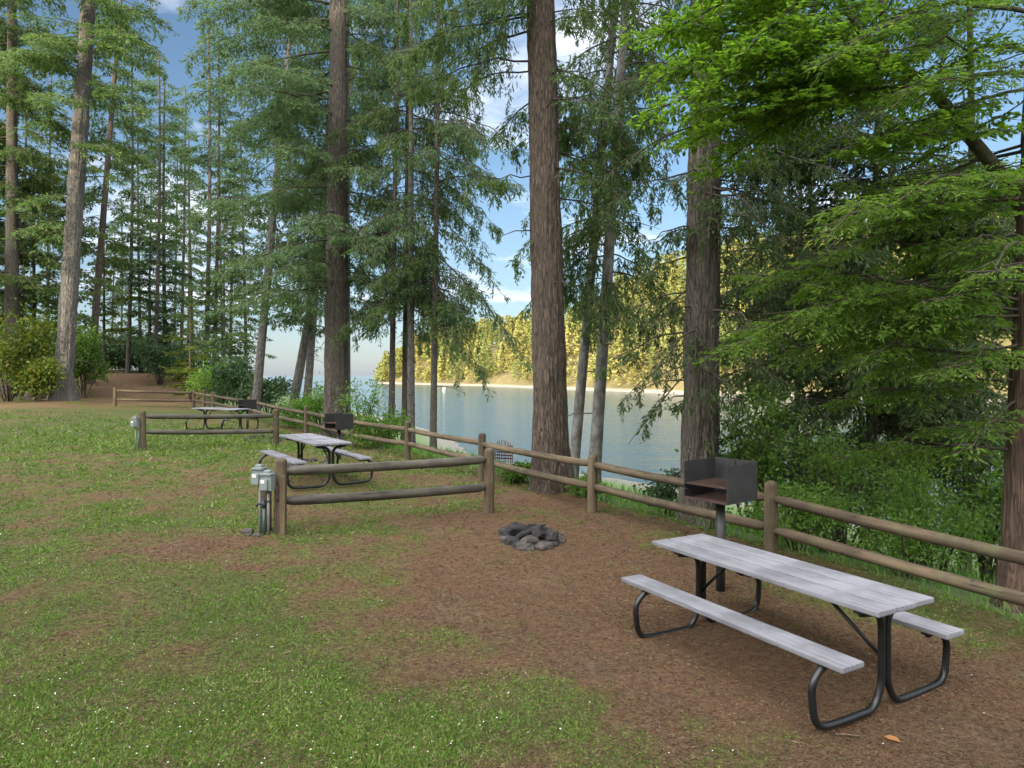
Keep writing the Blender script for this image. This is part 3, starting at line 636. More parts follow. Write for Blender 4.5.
# leaning maple: trunk out of the right side, bright leaves over the top right
def maple():
    pts=[Vector((7.5,8.9,gz(7.5,8.9)-.3)),Vector((7.25,8.75,1.6)),Vector((6.75,8.55,3.4)),world(1015,192,8.3),world(968,135,8.25),world(930,86,8.2),world(893,62,8.15),world(862,35,8.1),world(830,-20,8.0),world(800,-90,7.9)]
    root=empty('maple_tree',pts[0]); tag(root,'leaning mossy maple arching in from the right with bright green leaves overhead','tree')
    o=pts[0]; t=MB(); t.tube([p-o for p in pts],[.14,.12,.10,.085,.072,.062,.052,.043,.03,.015],14); t.build('trunk',M['bark_moss'],root)
    rg=np.random.default_rng(77); lm=MB(); lv=[]; tw=[]
    def bb(a,b,dr,dens=1.0,**k): 
        a=a-o;b=b-o;dv=b-a;L=math.hypot(dv.x,dv.y)
        bough(lm,lv,tw,tuple(a),math.atan2(dv.y,dv.x),L,dv.z/L+dr,dr,rg,dens,(.078,.036),.3,flat=.3,branchlets=8.,**k)
    W=world
    for a,b,dr in [((930,86,8.2),(745,60,7.6),.12),((893,62,8.15),(700,105,7.4),.15),((862,35,8.1),(650,90,7.6),.18),((830,-20,8.0),(640,40,7.8),.2),((893,62,8.15),(790,20,9),.1),
        ((862,35,8.1),(760,-20,7.2),.1),((968,135,8.25),(840,150,7.4),.15),((930,86,8.2),(1010,30,7.4),.1),((968,135,8.25),(1050,90,7.6),.1),((1015,192,8.3),(900,215,7.7),.15),((830,-20,8.),(700,-30,7.2),.15),
        ((1015,192,8.3),(1100,130,7.5),.1),((862,35,8.1),(930,-30,7.0),.1),((800,-90,7.9),(640,-40,7.6),.2),((800,-90,7.9),(860,-60,7),.1),((968,135,8.25),(960,20,9.2),.05),((930,86,8.2),(850,95,9.4),.1),((830,-20,8),(690,10,9.2),.2),((862,35,8.1),(720,55,9),.2),((893,62,8.15),(650,150,8.2),.2),((930,86,8.2),(680,140,7.8),.2),((862,35,8.1),(640,120,7.4),.25),((893,62,8.15),(690,190,8.6),.25),((830,-20,8),(650,70,9),.25),((862,35,8.1),(620,40,8.4),.2),((893,62,8.15),(760,130,8.8),.15),((830,-20,8),(740,60,7),.2),((800,-90,7.9),(720,10,7.2),.2),((968,135,8.25),(880,190,8.8),.15),((1015,192,8.3),(930,260,7.8),.15),((862,35,8.1),(800,110,7.6),.15),((930,86,8.2),(960,40,7.5),.1),((968,135,8.25),(1010,130,7.3),.1)]:
        bb(W(*a),W(*b),dr,1.05)
    link('crown',crown_mesh(lm,tw,lv,M['bark_moss'],M['leaf_maple']),None,root)
maple()
# young golden fir by the far fence corner
tree('young_fir','tree','small golden green young fir behind the far fence corner',bx(190,44),6.2,.10,.02,'bark_red','leaf_gold',
     [(.5,2.2,16,(1.3,2.2),.1,.2,ALL),(2,4.2,16,(.8,1.6),.1,.15,ALL),(4,6.1,12,(.3,.9),.15,.1,ALL)],seed=29,leaf=(.16,.06),hang=.25,dens=1.8,n=10,rows=16)

# ------------------------------------------------------------------ shrubs
def shrub(label, x, y, w, h, mat, seed, leaf=(.1,.06), n=5000, lobes=9, z=None, cat='shrub', name='shrub', group=None, hang=.2):
    rg=np.random.default_rng(seed); root=empty(name,(x,y,gz(x,y) if z is None else z)); tag(root,label,cat,group)
    st=MB(); ch=[]
    for k in range(lobes):
        a=rg.uniform(0,2*np.pi); rr=w*.5*math.sqrt(rg.random())*.8; c=np.array([rr*math.cos(a),rr*math.sin(a),h*rg.uniform(.28,.82)])
        rad=np.array([w*.24,w*.24,h*.2])*rg.uniform(.7,1.25)
        st.tube([(c[0]*.1,c[1]*.1,-.1),(c[0]*.5,c[1]*.5,c[2]*.55),tuple(c),(c[0]*1.15,c[1]*1.15,c[2]+rad[2])],[.012+.006*h,.01+.004*h,.008,.003],5,cap=False)
        m=n//lobes; v=unit(rg.normal(size=(m,3))); P=c+v*rad*(rg.random((m,1))**.45)*(1+.35*rg.normal(size=(m,1)))
        P[:,2]=np.maximum(P[:,2],.02)
        D=unit(v*.6+rg.normal(0,.55,(m,3))+np.array([0,0,-hang])); ch.append(rhombs(P,D,leaf[0]*rg.uniform(.6,1.4,m),leaf[1]*rg.uniform(.6,1.3,m),rg))
    link('foliage',crown_mesh(st,[],ch,M['twig'],M[mat],'foliage'),None,root); return root
SHR=[ # label,px,Y,w,h,mat,leaf,n
 ('yellow green bush filling the left edge under the trees',8,37,4.0,5.2,'leaf_gold',(.22,.12),5000),
 ('golden bush right at the foot of the grey leaning trunk on its left side',38,36.5,2.4,2.6,'leaf_gold',(.18,.1),3500),
 ('tall green bush behind the grey leaning trunk',50,43,4.5,5.5,'leaf_shrub',(.24,.13),4200),
 ('green bush just right of the grey leaning trunk at the path edge',84,42,2.6,4.2,'leaf_shrub',(.2,.11),3800),
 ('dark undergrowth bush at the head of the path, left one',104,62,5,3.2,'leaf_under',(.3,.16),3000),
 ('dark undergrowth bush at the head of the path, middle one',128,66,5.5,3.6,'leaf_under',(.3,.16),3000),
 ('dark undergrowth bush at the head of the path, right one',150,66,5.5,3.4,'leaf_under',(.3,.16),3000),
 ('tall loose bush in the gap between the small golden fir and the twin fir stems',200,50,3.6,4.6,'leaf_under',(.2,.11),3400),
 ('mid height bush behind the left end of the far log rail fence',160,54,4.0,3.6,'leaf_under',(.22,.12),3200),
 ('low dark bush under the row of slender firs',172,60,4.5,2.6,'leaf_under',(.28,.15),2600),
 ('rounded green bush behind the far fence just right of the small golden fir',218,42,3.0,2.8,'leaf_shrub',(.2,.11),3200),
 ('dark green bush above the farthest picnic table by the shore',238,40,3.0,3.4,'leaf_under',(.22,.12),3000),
 ('loose bush with the bay showing through it, right of the farthest grill',268,34,2.2,2.2,'leaf_under',(.16,.09),1600),
 ('low bright bush behind the rails left of the big ridged trunk',300,30,2.0,1.6,'leaf_shrub',(.15,.08),1800),
 ('twiggy bush close against the left side of the big ridged trunk',322,28.5,1.6,2.2,'leaf_shrub',(.14,.07),1500),
 ('sparse sapling of small leaves just right of the big ridged trunk',362,24.5,1.5,2.4,'leaf_shrub',(.12,.06),1100),
 ('bright green bush behind the rails under the sparse sapling',380,22.5,1.7,1.2,'leaf_shrub',(.13,.07),1900),
 ('leafy weed clump at the foot of the net panel',521,15.5,.6,.42,'leaf_shrub',(.09,.05),1200),
 ('small bright weed at the foot of the massive red brown trunk',585,14.1,.7,.45,'leaf_shrub',(.08,.045),800),
 ('low dark leafy clump behind the rails left of the nearest grill',668,12.6,1.2,.8,'leaf_under',(.08,.045),1500),
 ('big bright leafed shrub between the nearest grill and the first fence post right of it',752,12.0,1.6,2.9,'leaf_shrub',(.085,.052),3000),
 ('tall leafy shrub behind the long rails, left of the reddish cedar',842,10.9,2.0,2.3,'leaf_shrub',(.07,.04),3600),
 ('wide green shrub behind the long rails close to the reddish cedar',935,9.6,1.7,1.9,'leaf_shrub',(.06,.034),4200),
 ('low fern green shrub under the lower rail at the right',905,9.0,1.5,1.0,'leaf_shrub',(.055,.026),3400),
 ('low pale shrub under the lower rail beside the fence post',800,10.2,1.4,1.0,'leaf_shrub',(.07,.035),3800),
 ('shrub past the reddish cedar at the right edge',1075,8.6,1.6,2.4,'leaf_under',(.07,.04),4000),
 ('dark bush lower on the bank behind the bright leafed shrub',800,15.5,3.2,2.6,'leaf_under',(.11,.06),1800),
 ('dark bush lower on the bank behind the tall leafy shrub',905,14.5,3.6,2.8,'leaf_shrub',(.10,.05),2400),
 ('pale grey green willow bush on the bank behind the cedar',985,12.5,2.6,3.0,'leaf_shrub',(.11,.05),4200),
]
for k,(lab,px,Yd,w,h,mt,lf,n_) in enumerate(SHR):
    X_,Y_=bx(px,Yd); shrub(lab,X_,Y_,w,h,mt,100+k,lf,n_,lobes=int(7+w*2))

# ------------------------------------------------------------------ fences
def post_mesh(h, r, seed, n=20):
    V=[];prof=[(-.35,1.0),(0,1.0),(h*.3,.99),(h*.7,.985),(h-.07,.97),(h-.035,.9),(h-.012,.7),(h,.35)]
    for z_,k in prof:
        for j in range(n):
            a=2*math.pi*j/n; rr=r*k*(1+.035*mnoise.noise(Vector((math.cos(a)*1.7,math.sin(a)*1.7,z_*.7+seed*3.1))))
            V.append((rr*math.cos(a),rr*math.sin(a),z_))
    Fc=[(i*n+k,i*n+(k+1)%n,(i+1)*n+(k+1)%n,(i+1)*n+k) for i in range(len(prof)-1) for k in range(n)]
    Fc.append(tuple(range((len(prof)-1)*n,len(prof)*n)))
    me=bpy.data.meshes.new('post'); me.from_pydata([tuple(v) for v in V],[],Fc); me.polygons.foreach_set('use_smooth',[True]*len(Fc)); me.update(); return me
def rail_mesh(L, r, seed, n=16):
    rows=24; V=[]
    for i in range(rows+1):
        t=i/rows; k=.62+.38*min(1,min(t,1-t)*L/.13) if min(t,1-t)*L<.13 else 1.0
        bx_=.018*math.sin(t*3.1+seed)*math.sin(math.pi*t); by_=-.02*math.sin(math.pi*t)
        for j in range(n):
            a=2*math.pi*j/n; rr=r*k*(1+.10*mnoise.noise(Vector((math.cos(a)*1.2,math.sin(a)*1.2,t*L*.8+seed*5.3)))+.04*mnoise.noise(Vector((math.cos(a)*3,math.sin(a)*3,t*L*3+seed))))
            V.append((bx_+rr*math.cos(a),by_+rr*math.sin(a),t*L))
    Fc=[(i*n+k,i*n+(k+1)%n,(i+1)*n+(k+1)%n,(i+1)*n+k) for i in range(rows) for k in range(n)]
    Fc.append(tuple(range(n-1,-1,-1))); Fc.append(tuple(range(rows*n,rows*n+n)))
    me=bpy.data.meshes.new('rail'); me.from_pydata(V,[],Fc); me.polygons.foreach_set('use_smooth',[True]*len(Fc)); me.update(); return me
def fence(label, posts, rails_z=(.86,.46), ph=1.08, rp=.09, rr=.068, mats=('post','rail'), first=True, last=True, heights=None, seed0=0, off=0.0):
    root=empty('rail_fence',(posts[0][0],posts[0][1],gz(*posts[0]))); tag(root,label,'fence'); o=root.location
    P=[Vector((x_,y_,gz(x_,y_))) for x_,y_ in posts]
    for k,p in enumerate(P):
        if (k==0 and not first) or (k==len(P)-1 and not last): continue
        q=link('post',post_mesh((heights[k] if heights else ph)*(1+.03*math.sin(k*2.3+seed0)),rp,k+seed0),M[mats[0]],root); q.location=p-o; q.rotation_euler=(.015*math.sin(k*3+seed0),.015*math.cos(k*5+seed0),k*1.3)
    for k in range(len(P)-1):
        for j,zr in enumerate(rails_z):
            a=P[k]+Vector((0,0,zr+.015*math.sin(k*7+j))); b=P[k+1]+Vector((0,0,zr+.015*math.cos(k*5+j*2)))
            d=(b-a).normalized(); a=a+d*(rp-.03); b=b-d*(rp-.03)
            q=link('rail',rail_mesh((b-a).length,rr,k*3+j+seed0),M[mats[1]],root); q.location=a-o
            q.rotation_mode='QUATERNION'; q.rotation_quaternion=d.to_track_quat('Z','Y')
    return root
fence('long brown log rail fence running along the top of the bank above the water',FENCE)
DV1=[on_ground(280,533),(-.40,12.0)]
DV2=[on_ground(143,450),on_ground(276,447)]
fence('short grey log rail divider nearest the camera, with outlet boxes on its end post',DV1,rails_z=(.92,.46),rr=.075,mats=('post','rail_grey'),seed0=31,heights=[1.13,1.10])
fence('short log rail divider farther back, in front of the farthest picnic table',DV2,rails_z=(.95,.5),rr=.07,mats=('post','rail_grey'),seed0=47,heights=[1.12,1.2])
fence('far log rail fence closing the grass in front of the path',[FENCE[-1],on_ground(115,406.5)],rails_z=(.86,.4),seed0=58,first=False)

# ------------------------------------------------------------------ picnic tables
def table(label, loc, rz, s=1.0, L=2.46):
    root=empty('picnic_table',loc,rz); tag(root,label,'picnic table','grey plank picnic tables with black pipe legs'); root.scale=(s,s,s)
    def board(name,cx,w,z_,t,LL,seed):
        b=MB(); b.box((0,0,0),(w,LL,t),None,.008); o=b.build(name,M['board'],root); o.location=(cx,.006*math.sin(seed*3),z_); o.rotation_euler=(0,0,.0015*math.sin(seed)); return o
    for k in range(3): board('top_board',-.213+.213*k,.1985,.745,.036,L,k+1)
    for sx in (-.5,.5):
        b=MB(); b.box((sx*.213,0,.742),(.0165,L-.02,.030)); b.build('gap_shade',M['char'],root)  # dark strip stands in for the shade in each board gap
    for sx in (-1,1): board('bench_board',sx*.565,.215,.462,.036,L,sx+5)
    def smooth_path(pts,rad=.12,n=5):
        out=[Vector(pts[0])]
        for a,b,c in zip(pts[:-2],pts[1:-1],pts[2:]):
            a,b,c=Vector(a),Vector(b),Vector(c); r_=min(rad,(a-b).length*.48,(c-b).length*.48)
            p=b+(a-b).normalized()*r_; q=b+(c-b).normalized()*r_
            for i in range(n+1):
                t=i/n; out.append(p*(1-t)**2+b*2*t*(1-t)+q*t*t)
        out.append(Vector(pts[-1])); return out
    r=.0245
    for sy in (-1,1):
        yy=sy*(L*.5-.30 if sy>0 else L*.5-.16); m=MB()
        for sx in (-1,1):
            pts=[(sx*.26,yy,.70),(sx*.031,yy,.67),(sx*.031,yy,.17),(sx*.12,yy,.030),(sx*.48,yy,.028),(sx*.72,yy,.045),(sx*.755,yy,.33),(sx*.65,yy,.432),(sx*.50,yy,.425)]
            m.tube(smooth_path(pts,.17,6),r,12)
        m.box((0,yy,.715),(.60,.05,.022),None,.003)
        for sx in (-1,1): m.box((sx*.565,yy,.433),(.20,.05,.018),None,.003)
        m.build('leg_frame',M['black'],root)
        b=MB(); b.tube([(0,yy-sy*.0,.34),(0,sy*.42,.70)],.014,8); b.box((0,sy*.40,.715),(.06,.1,.014)); b.build('brace',M['black'],root)
    b=MB(); b.box((0,0,.716),(.58,.045,.018),None,.003); b.build('batten',M['black'],root)
    return root
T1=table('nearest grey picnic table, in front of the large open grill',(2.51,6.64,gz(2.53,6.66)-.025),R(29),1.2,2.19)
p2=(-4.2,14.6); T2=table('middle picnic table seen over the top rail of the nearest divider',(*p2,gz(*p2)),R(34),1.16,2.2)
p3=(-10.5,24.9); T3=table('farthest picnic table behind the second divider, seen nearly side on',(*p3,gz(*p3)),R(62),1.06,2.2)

# ------------------------------------------------------------------ grills
def grill(label, loc, rz, w=.62, d=.62, h=.46, zb=1.0, s=1.0):
    root=empty('standing_grill',loc,rz); tag(root,label,'grill','pedestal grills beside the picnic tables'); root.scale=(s,s,s)
    b=MB(); b.tube([(0,0,-.2),(0,0,zb-.006)],.056,18); b.tube([(0,0,zb-.03),(0,0,zb-.004)],.09,18); b.build('post',M['grill'],root)
    t=.007
    b=MB(); b.box((0,d*.5-t*.5,zb+h*.5+.004),(w-.02,t,h),None,.002)
    b.box((-w*.5+t*.5,0,zb+h*.5),(t,d,h),None,.003); b.box((w*.5-t*.5,0,zb+h*.5),(t,d,h),None,.003)
    b.box((0,d*.5-.02,zb+h*.5),(.012,.012,h*.96))
    for sx in (-1,1):
        for q in (.26,.5,.74): b.box((sx*(w*.5-.022),-d*.5+.02,zb+h*q),(.028,.016,.012))
    b.build('firebox',M['grill'],root)
    b=MB(); b.box((0,0,zb+.006),(w-.02,d-.012,.01)); b.box((0,-d*.5+.004,zb+.014),(w-.018,.008,.03)); b.build('floor_plate',M['rust'],root)
    b=MB(); zz=zb+h*.42
    b.box((0,-d*.5+.012,zz),(w-.03,.016,.022)); b.box((0,d*.5-.03,zz),(w-.03,.012,.012))
    for k in range(24): b.box((-w*.5+.035+k*(w-.07)/23,-.008,zz+.004),(.012,d-.05,.008))
    b.build('grate',M['rust'],root)
    return root
grill('largest black open grill on a pipe post behind the nearest picnic table',(2.56,8.47,.08),R(-52))
g2=bx(339,18.6); grill('black grill behind the middle picnic table, in front of the big ridged trunk',(g2[0],g2[1],gz(*g2)-.04),R(-44),s=.88)
g3=bx(247.5,26.6); grill('small looking black grill beside the farthest picnic table',(*g3,gz(*g3)),R(-42),s=.80)

# ------------------------------------------------------------------ fire rings
def rock_mesh(seed, sx, sy, sz):
    bm=bmesh.new(); bmesh.ops.create_icosphere(bm,subdivisions=3,radius=1)
    for v in bm.verts:
        q=v.co*1.1+Vector((seed*7.1,seed*3.3,seed)); k=1+.32*mnoise.noise(q)+.14*mnoise.noise(q*2.7)+.05*mnoise.noise(q*6)
        c=v.co*k; 
        for a in range(3): c[a]=math.copysign(min(abs(c[a]),.86+.1*math.sin(seed+a)),c[a])
        v.co=Vector((c.x*sx,c.y*sy,c.z*sz))
    me=bpy.data.meshes.new('stone'); bm.to_mesh(me); bm.free()
    me.polygons.foreach_set('use_smooth',[False]*len(me.polygons)); me.update(); return me
def ring(cx, cy, r, where, cnt, seed, special=()):
    rg=random.Random(seed)
    for k in range(cnt):
        a=2*math.pi*k/cnt+rg.uniform(-.12,.12); rr=r*rg.uniform(.86,1.08); s=rg.uniform(.07,.125)
        x_,y_=cx+rr*math.cos(a),cy+rr*math.sin(a)
        dark=math.sin(a)>.15 or rg.random()<.3
        o=link('fire_ring_stone',rock_mesh(seed+k*1.37,s*1.15,s*.95,s*.75),M['stone_dark' if dark else 'stone'])
        o.location=(x_,y_,gz(x_,y_)+s*.12); o.rotation_euler=(rg.uniform(-.35,.35),rg.uniform(-.35,.35),rg.uniform(0,6))
        tag(o,('blackened stone' if dark else 'lighter grey stone')+' set in the fire ring '+where,'stone','stones of the fire ring '+where)
    return
f1=on_ground(530,540)
ring(f1[0],f1[1],.41,'near the massive trunk',15,5)
for k,(dx,dy,s,rz,lab) in enumerate([(-.16,.15,.15,.4,'broad dark slab leaning at the back of the nearest fire ring'),(.14,.06,.16,1.2,'upright pointed dark stone in the middle of the nearest fire ring'),(.30,-.02,.13,2.0,'angular grey stone tipped inward at the right of the nearest fire ring'),(-.02,-.30,.12,.8,'pale speckled stone at the front of the nearest fire ring')]):
    o=link('fire_ring_stone',rock_mesh(60+k*2.1,s*1.5,s*.75,s*.85),M['stone' if k==3 else 'stone_dark']); x_,y_=f1[0]+dx,f1[1]+dy
    o.location=(x_,y_,gz(x_,y_)+s*.55); o.rotation_euler=(.5 if k!=1 else 1.0,.25,rz); tag(o,lab,'stone')
rg=random.Random(8)
for k,lab in enumerate(['short charred log lying across the nearest fire ring','thin charred stick propped on the edge of the nearest fire ring']):
    b=MB(); L=.42-.06*k; b.tube([(-L/2,0,0),(-L*.15,.02,.01),(L*.2,-.01,0),(L/2,.02,.01)],[.03-.012*k,.045-.025*k,.042-.022*k,.025-.01*k],9)
    o=b.build('charred_log',M['char']); x_,y_=f1[0]+(.1 if k else -.08),f1[1]-.05+.12*k; o.location=(x_,y_,gz(x_,y_)+.10+.10*k); o.rotation_euler=(0,-.35+.2*k,.6-1.5*k); tag(o,lab,'log')
b=MB(); b.tube([(0,0,-.02),(0,0,.012)],[.40,.36],24); o=b.build('ash_bed',M['char']); o.location=(f1[0],f1[1],gz(*f1)+.008); tag(o,'flat bed of dark ash inside the nearest fire ring','ash')
f2=on_ground(318,456); f2=(-5.2,17.3)
ring(f2[0],f2[1],.55,'behind the middle picnic table',13,21)
f3=(-8.3,23.0)
ring(f3[0],f3[1],.55,'by the second divider near the farthest table',13,37)

# ------------------------------------------------------------------ outlet boxes, water tap, stones at the divider posts
def outlet(label, loc, rz, zc, w=.17, h=.22, d=.13, hpipe=None):
    root=empty('outlet_box',loc,rz); tag(root,label,'outlet box','grey power outlet boxes on the divider posts')
    b=MB(); b.box((0,0,zc),(w,d,h),None,.010); b.build('box',M['outlet'],root)
    b=MB(); b.box((0,-.012,zc+h*.5+.018),(w*1.06,d*1.12,.034),None,.012); b.box((0,0,zc+h*.5+.052),(w*.6,d*.7,.05),None,.018); b.build('lid',M['outlet'],root)
    b=MB(); b.box((-w*.12,-d*.5-.02,zc-.02),(w*.72,.04,h*.72),None,.012); b.build('cover',M['outlet'],root)
    b=MB(); b.box((-w*.15,-d*.5-.043,zc+h*.12),(w*.34,.004,.045),None); b.build('sticker',M['label_white'],root)
    b=MB(); b.tube([(0,.01,-.15),(0,.01,zc-h*.5)],.020,14); b.tube([(0,.01,zc-h*.5-.04),(0,.01,zc-h*.5+.003)],.028,14); b.build('conduit',M['conduit'],root)
    return root
q=DV1[0]; gq=gz(*q)
Z3=lambda x_,y_: (x_,y_,gz(x_,y_))
outlet('front grey outlet box on the nearest divider post, set right of its twin',Z3(q[0]-.12,q[1]-.16),R(-12),.77)
outlet('rear grey outlet box on the nearest divider post, left of its twin',Z3(q[0]-.28,q[1]-.06),R(-12),.84)
b=MB(); 
root=empty('plank_stake',Z3(q[0]+.085,q[1]-.135),R(-8)); tag(root,'square brown wooden stake fixed to the front of the nearest divider post','stake')
b.box((0,0,.36),(.085,.045,1.02),None,.005); b.build('board',M['post'],root); b=MB(); b.box((-.09,.0,.62),(.07,.03,.2),None,.004); b.build('block',M['rust'],root)
root=empty('short_post',Z3(q[0]-.25,q[1]+.12)); tag(root,'short flat topped wooden post behind the outlet boxes','post')
b=MB(); b.tube([(0,0,-.3),(0,0,.93)],[.08,.078],16); b.build('shaft',M['post'],root)
root=empty('water_tap',Z3(q[0]-.19,q[1]-.13),R(-15)); tag(root,'green standpipe with a dark tap beside the nearest outlet boxes','water tap')
b=MB(); b.tube([(0,0,-.1),(0,0,.42)],.022,12); b.build('pipe',M['spigot'],root)
b=MB(); b.tube([(0,0,.40),(0,0,.50)],.032,12); b.tube([(0,0,.46),(-.07,-.03,.46),(-.10,-.04,.42)],.018,10); b.build('valve',M['valve'],root)
b=MB(); b.box((.05,-.02,.50),(.13,.02,.02),None,.005); b.tube([(0,0,.49),(0,0,.53)],.012,8); b.build('handle',M['valve'],root)
for k,(dx,dy,s,lab) in enumerate([(-.47,-.05,.085,'flat rounded grey stone lying left of the nearest divider post'),(-.26,-.22,.055,'small pale stone between the flat stone and the outlet pipes'),(-.4,-.2,.035,'pebble in front of the flat stone by the nearest divider post')]):
    o=link('stone',rock_mesh(80+k,s*1.3,s,s*.6),M['stone']); o.location=(q[0]+dx,q[1]+dy,gz(q[0]+dx,q[1]+dy)+s*.3); tag(o,lab,'stone')
q=DV2[0]
outlet('grey outlet box on a white pipe at the second divider post',Z3(q[0]-.14,q[1]-.14),R(-10),.78)
root=empty('water_tap',Z3(q[0]-.03,q[1]-.17)); tag(root,'thin green standpipe against the second divider post','water tap')
b=MB(); b.tube([(0,0,-.1),(0,0,.60)],.02,10); b.build('pipe',M['spigot'],root); b=MB(); b.tube([(0,0,.59),(0,-.06,.62),(0,-.09,.58)],.018,8); b.build('valve',M['valve'],root)

# ------------------------------------------------------------------ net panel behind the fence
a=world(495,470,15.6); root=empty('net_panel',Z3(a.x+.2,15.6),math.atan2(-.2,.43)); tag(root,'purple brown plastic net panel standing behind the rails near the corner post','net panel')
W_,H0,H1=.44,.02,1.13-gz(a.x+.2,15.6); up=MB(); lo=MB()
nv,nh=9,12
for k in range(nv):
    x_=-W_/2+W_*k/(nv-1)+.006*math.sin(k*2.1); tp=H1-.09*abs((k/(nv-1)-.45)*2)**2
    lo.box((x_,0,(H0+.50)/2),(.014,.006,.50-H0)); up.box((x_,0,(.50+tp)/2),(.017,.007,tp-.50))
for k in range(nh):
    z_=H0+.04+k*(H1-.2)/(nh-1); (lo if z_<.5 else up).box((0,.007,z_),(W_,.006,.010 if z_<.5 else .028))
up.build('upper_net',M['net_up'],root); lo.build('lower_net',M['net_low'],root)

# stump at the left tree, buoy on the bay, leaf and stick
x_,y_=on_ground(40,398); b=MB(); b.tube([(0,0,-.3),(0,0,.1),(.02,0,.38),(.02,0,.40)],[.95,.8,.72,.70],24); root=empty('tree_stump',Z3(x_,y_)); tag(root,'low cut stump in front of the grey leaning trunk','stump'); b.build('bark',M['bark_red'],root)
b=MB(); b.tube([(.02,0,.402),(.02,0,.415)],[.68,.66],24); b.build('cut_face',M['dry'] if False else M['rail'],root)
b=MB()
root=empty('buoy',(world(444,389,270).x,270,-3.3)); tag(root,'small white mooring buoy far out on the bay','buoy'); b.tube([(0,0,-.3),(0,0,.1),(0,0,.5),(0,0,.9),(0,0,1.1)],[.3,.6,.7,.5,.12],14); b.build('float',M['label_white'],root)
x_,y_=on_ground(892,741); V=[(-.055,0,0),(-.02,.028,.012),(.03,.022,.02),(.06,0,.004),(.03,-.024,.018),(-.02,-.026,.010),(0,0,0)]
m_=MB(); m_.add(V,[(6,0,1),(6,1,2),(6,2,3),(6,3,4),(6,4,5),(6,5,0)],True); o=m_.build('fallen_leaf',M['dryleaf']); o.location=(x_,y_,gz(x_,y_)+.012); o.rotation_euler=(.2,.1,-.7); tag(o,'single curled orange leaf on the bare ground in front of the nearest table','leaf')
x_,y_=on_ground(848,737); m_=MB(); m_.tube([(-.09,0,.012),(-.02,.008,.016),(.09,-.006,.012)],[.008,.009,.005],7); o=m_.build('stick',M['rail']); o.location=(x_,y_,gz(x_,y_)); o.rotation_euler=(0,0,-.1); tag(o,'short pale stick lying near the curled orange leaf','stick')

# ------------------------------------------------------------------ grass, litter, flowers
rng=np.random.default_rng(12)
def scatter(n, y0=430, y1=800, x0=-140, x1=1160):
    px=rng.uniform(x0,x1,n); py=rng.uniform(y0,y1,n)
    Yd=2.45*F/(py-HOR); X_=(px-512)/F*Yd
    return X_,Yd
X_,Y_=scatter(78000); gmk=grassmask(X_,Y_); s_=sdist(X_,Y_)
keep=(s_<.9)&(rng.random(len(X_))<np.clip((gmk-.06)*1.1,.09,1)**1.4)
X_,Y_,gk=X_[keep],Y_[keep],gmk[keep]
sz=rng.lognormal(0,.45,len(X_))*np.clip(Y_/8,.75,3)**.8; m=rng.integers(5,15,len(X_)); idx=np.repeat(np.arange(len(X_)),m)
X_=X_[idx]+rng.normal(0,.035,len(idx))*sz[idx]; Y_=Y_[idx]+rng.normal(0,.035,len(idx))*sz[idx]; gk=gk[idx]; sz=sz[idx]; n=len(X_); Zg=ground(X_,Y_)
D=unit(np.stack([rng.normal(0,.8,n),rng.normal(0,.8,n),np.full(n,.75)],1))
Vg,Fg=rhombs(np.stack([X_,Y_,Zg-.004],1),D,rng.uniform(.016,.044,n)*(.55+.6*gk)*sz**.6*np.clip(Y_/9,.9,2),rng.uniform(.006,.017,n)*np.clip(Y_/7,.9,3),rng)
tag(link('grass',np_mesh('grass',Vg,Fg),M['grass']),'short patchy grass and clover of the camp lawn',None,None,'stuff')
X_,Y_=scatter(330000); gmk=grassmask(X_,Y_); s_=sdist(X_,Y_)
keep=(s_<.9)&(rng.random(len(X_))<.8-.45*gmk); X_,Y_=X_[keep],Y_[keep]; n=len(X_); Zg=ground(X_,Y_)
D=unit(np.stack([rng.normal(0,1,n),rng.normal(0,1,n),rng.normal(.05,.12,n)],1)); sc=np.clip(Y_/7,.8,3)**.7
Vg,Fg=rhombs(np.stack([X_,Y_,Zg+.005],1),D,rng.uniform(.02,.07,n)*sc,rng.uniform(.004,.008,n)*sc,rng)
ns=500; Xs,Ys=scatter(ns); zs=ground(Xs,Ys); okk=sdist(Xs,Ys)<.6; Xs,Ys,zs=Xs[okk],Ys[okk],zs[okk]; ns=len(Xs); Ds=unit(np.stack([rng.normal(0,1,ns),rng.normal(0,1,ns),rng.normal(.03,.06,ns)],1)); V2,F2=rhombs(np.stack([Xs,Ys,zs+.012],1),Ds,rng.uniform(.06,.2,ns),rng.uniform(.008,.014,ns)*np.clip(Ys/8,.8,2),rng); Fg=np.concatenate([Fg,F2+len(Vg)]); Vg=np.concatenate([Vg,V2])
tag(link('needle_litter',np_mesh('litter',Vg,Fg),M['dry']),'fallen brown needles and dry grass bits over the ground',None,None,'stuff')
X_,Y_=scatter(4200,y0=425); gmk=grassmask(X_,Y_); s_=sdist(X_,Y_); keep=(s_<.6)&(rng.random(len(X_))<.025+.55*np.clip(gmk-.4,0,1)); X_,Y_=X_[keep],Y_[keep]; n=len(X_); Zg=ground(X_,Y_)
sz=rng.uniform(.010,.02,n)*np.clip(Y_/8,.8,2.5); ch=[]
for k in range(2):
    D=unit(rng.normal(size=(n,3))*np.array([1,1,.25])); ch.append(rhombs(np.stack([X_,Y_,Zg+.03],1)-D*sz[:,None]*.5,D,sz,sz*.8,rng,up=True,flat=.9))
tag(link('white_flowers',leaf_mesh('flowers',ch),M['white']),'tiny white clover flowers and flecks sprinkled over the lawn',None,None,'stuff')
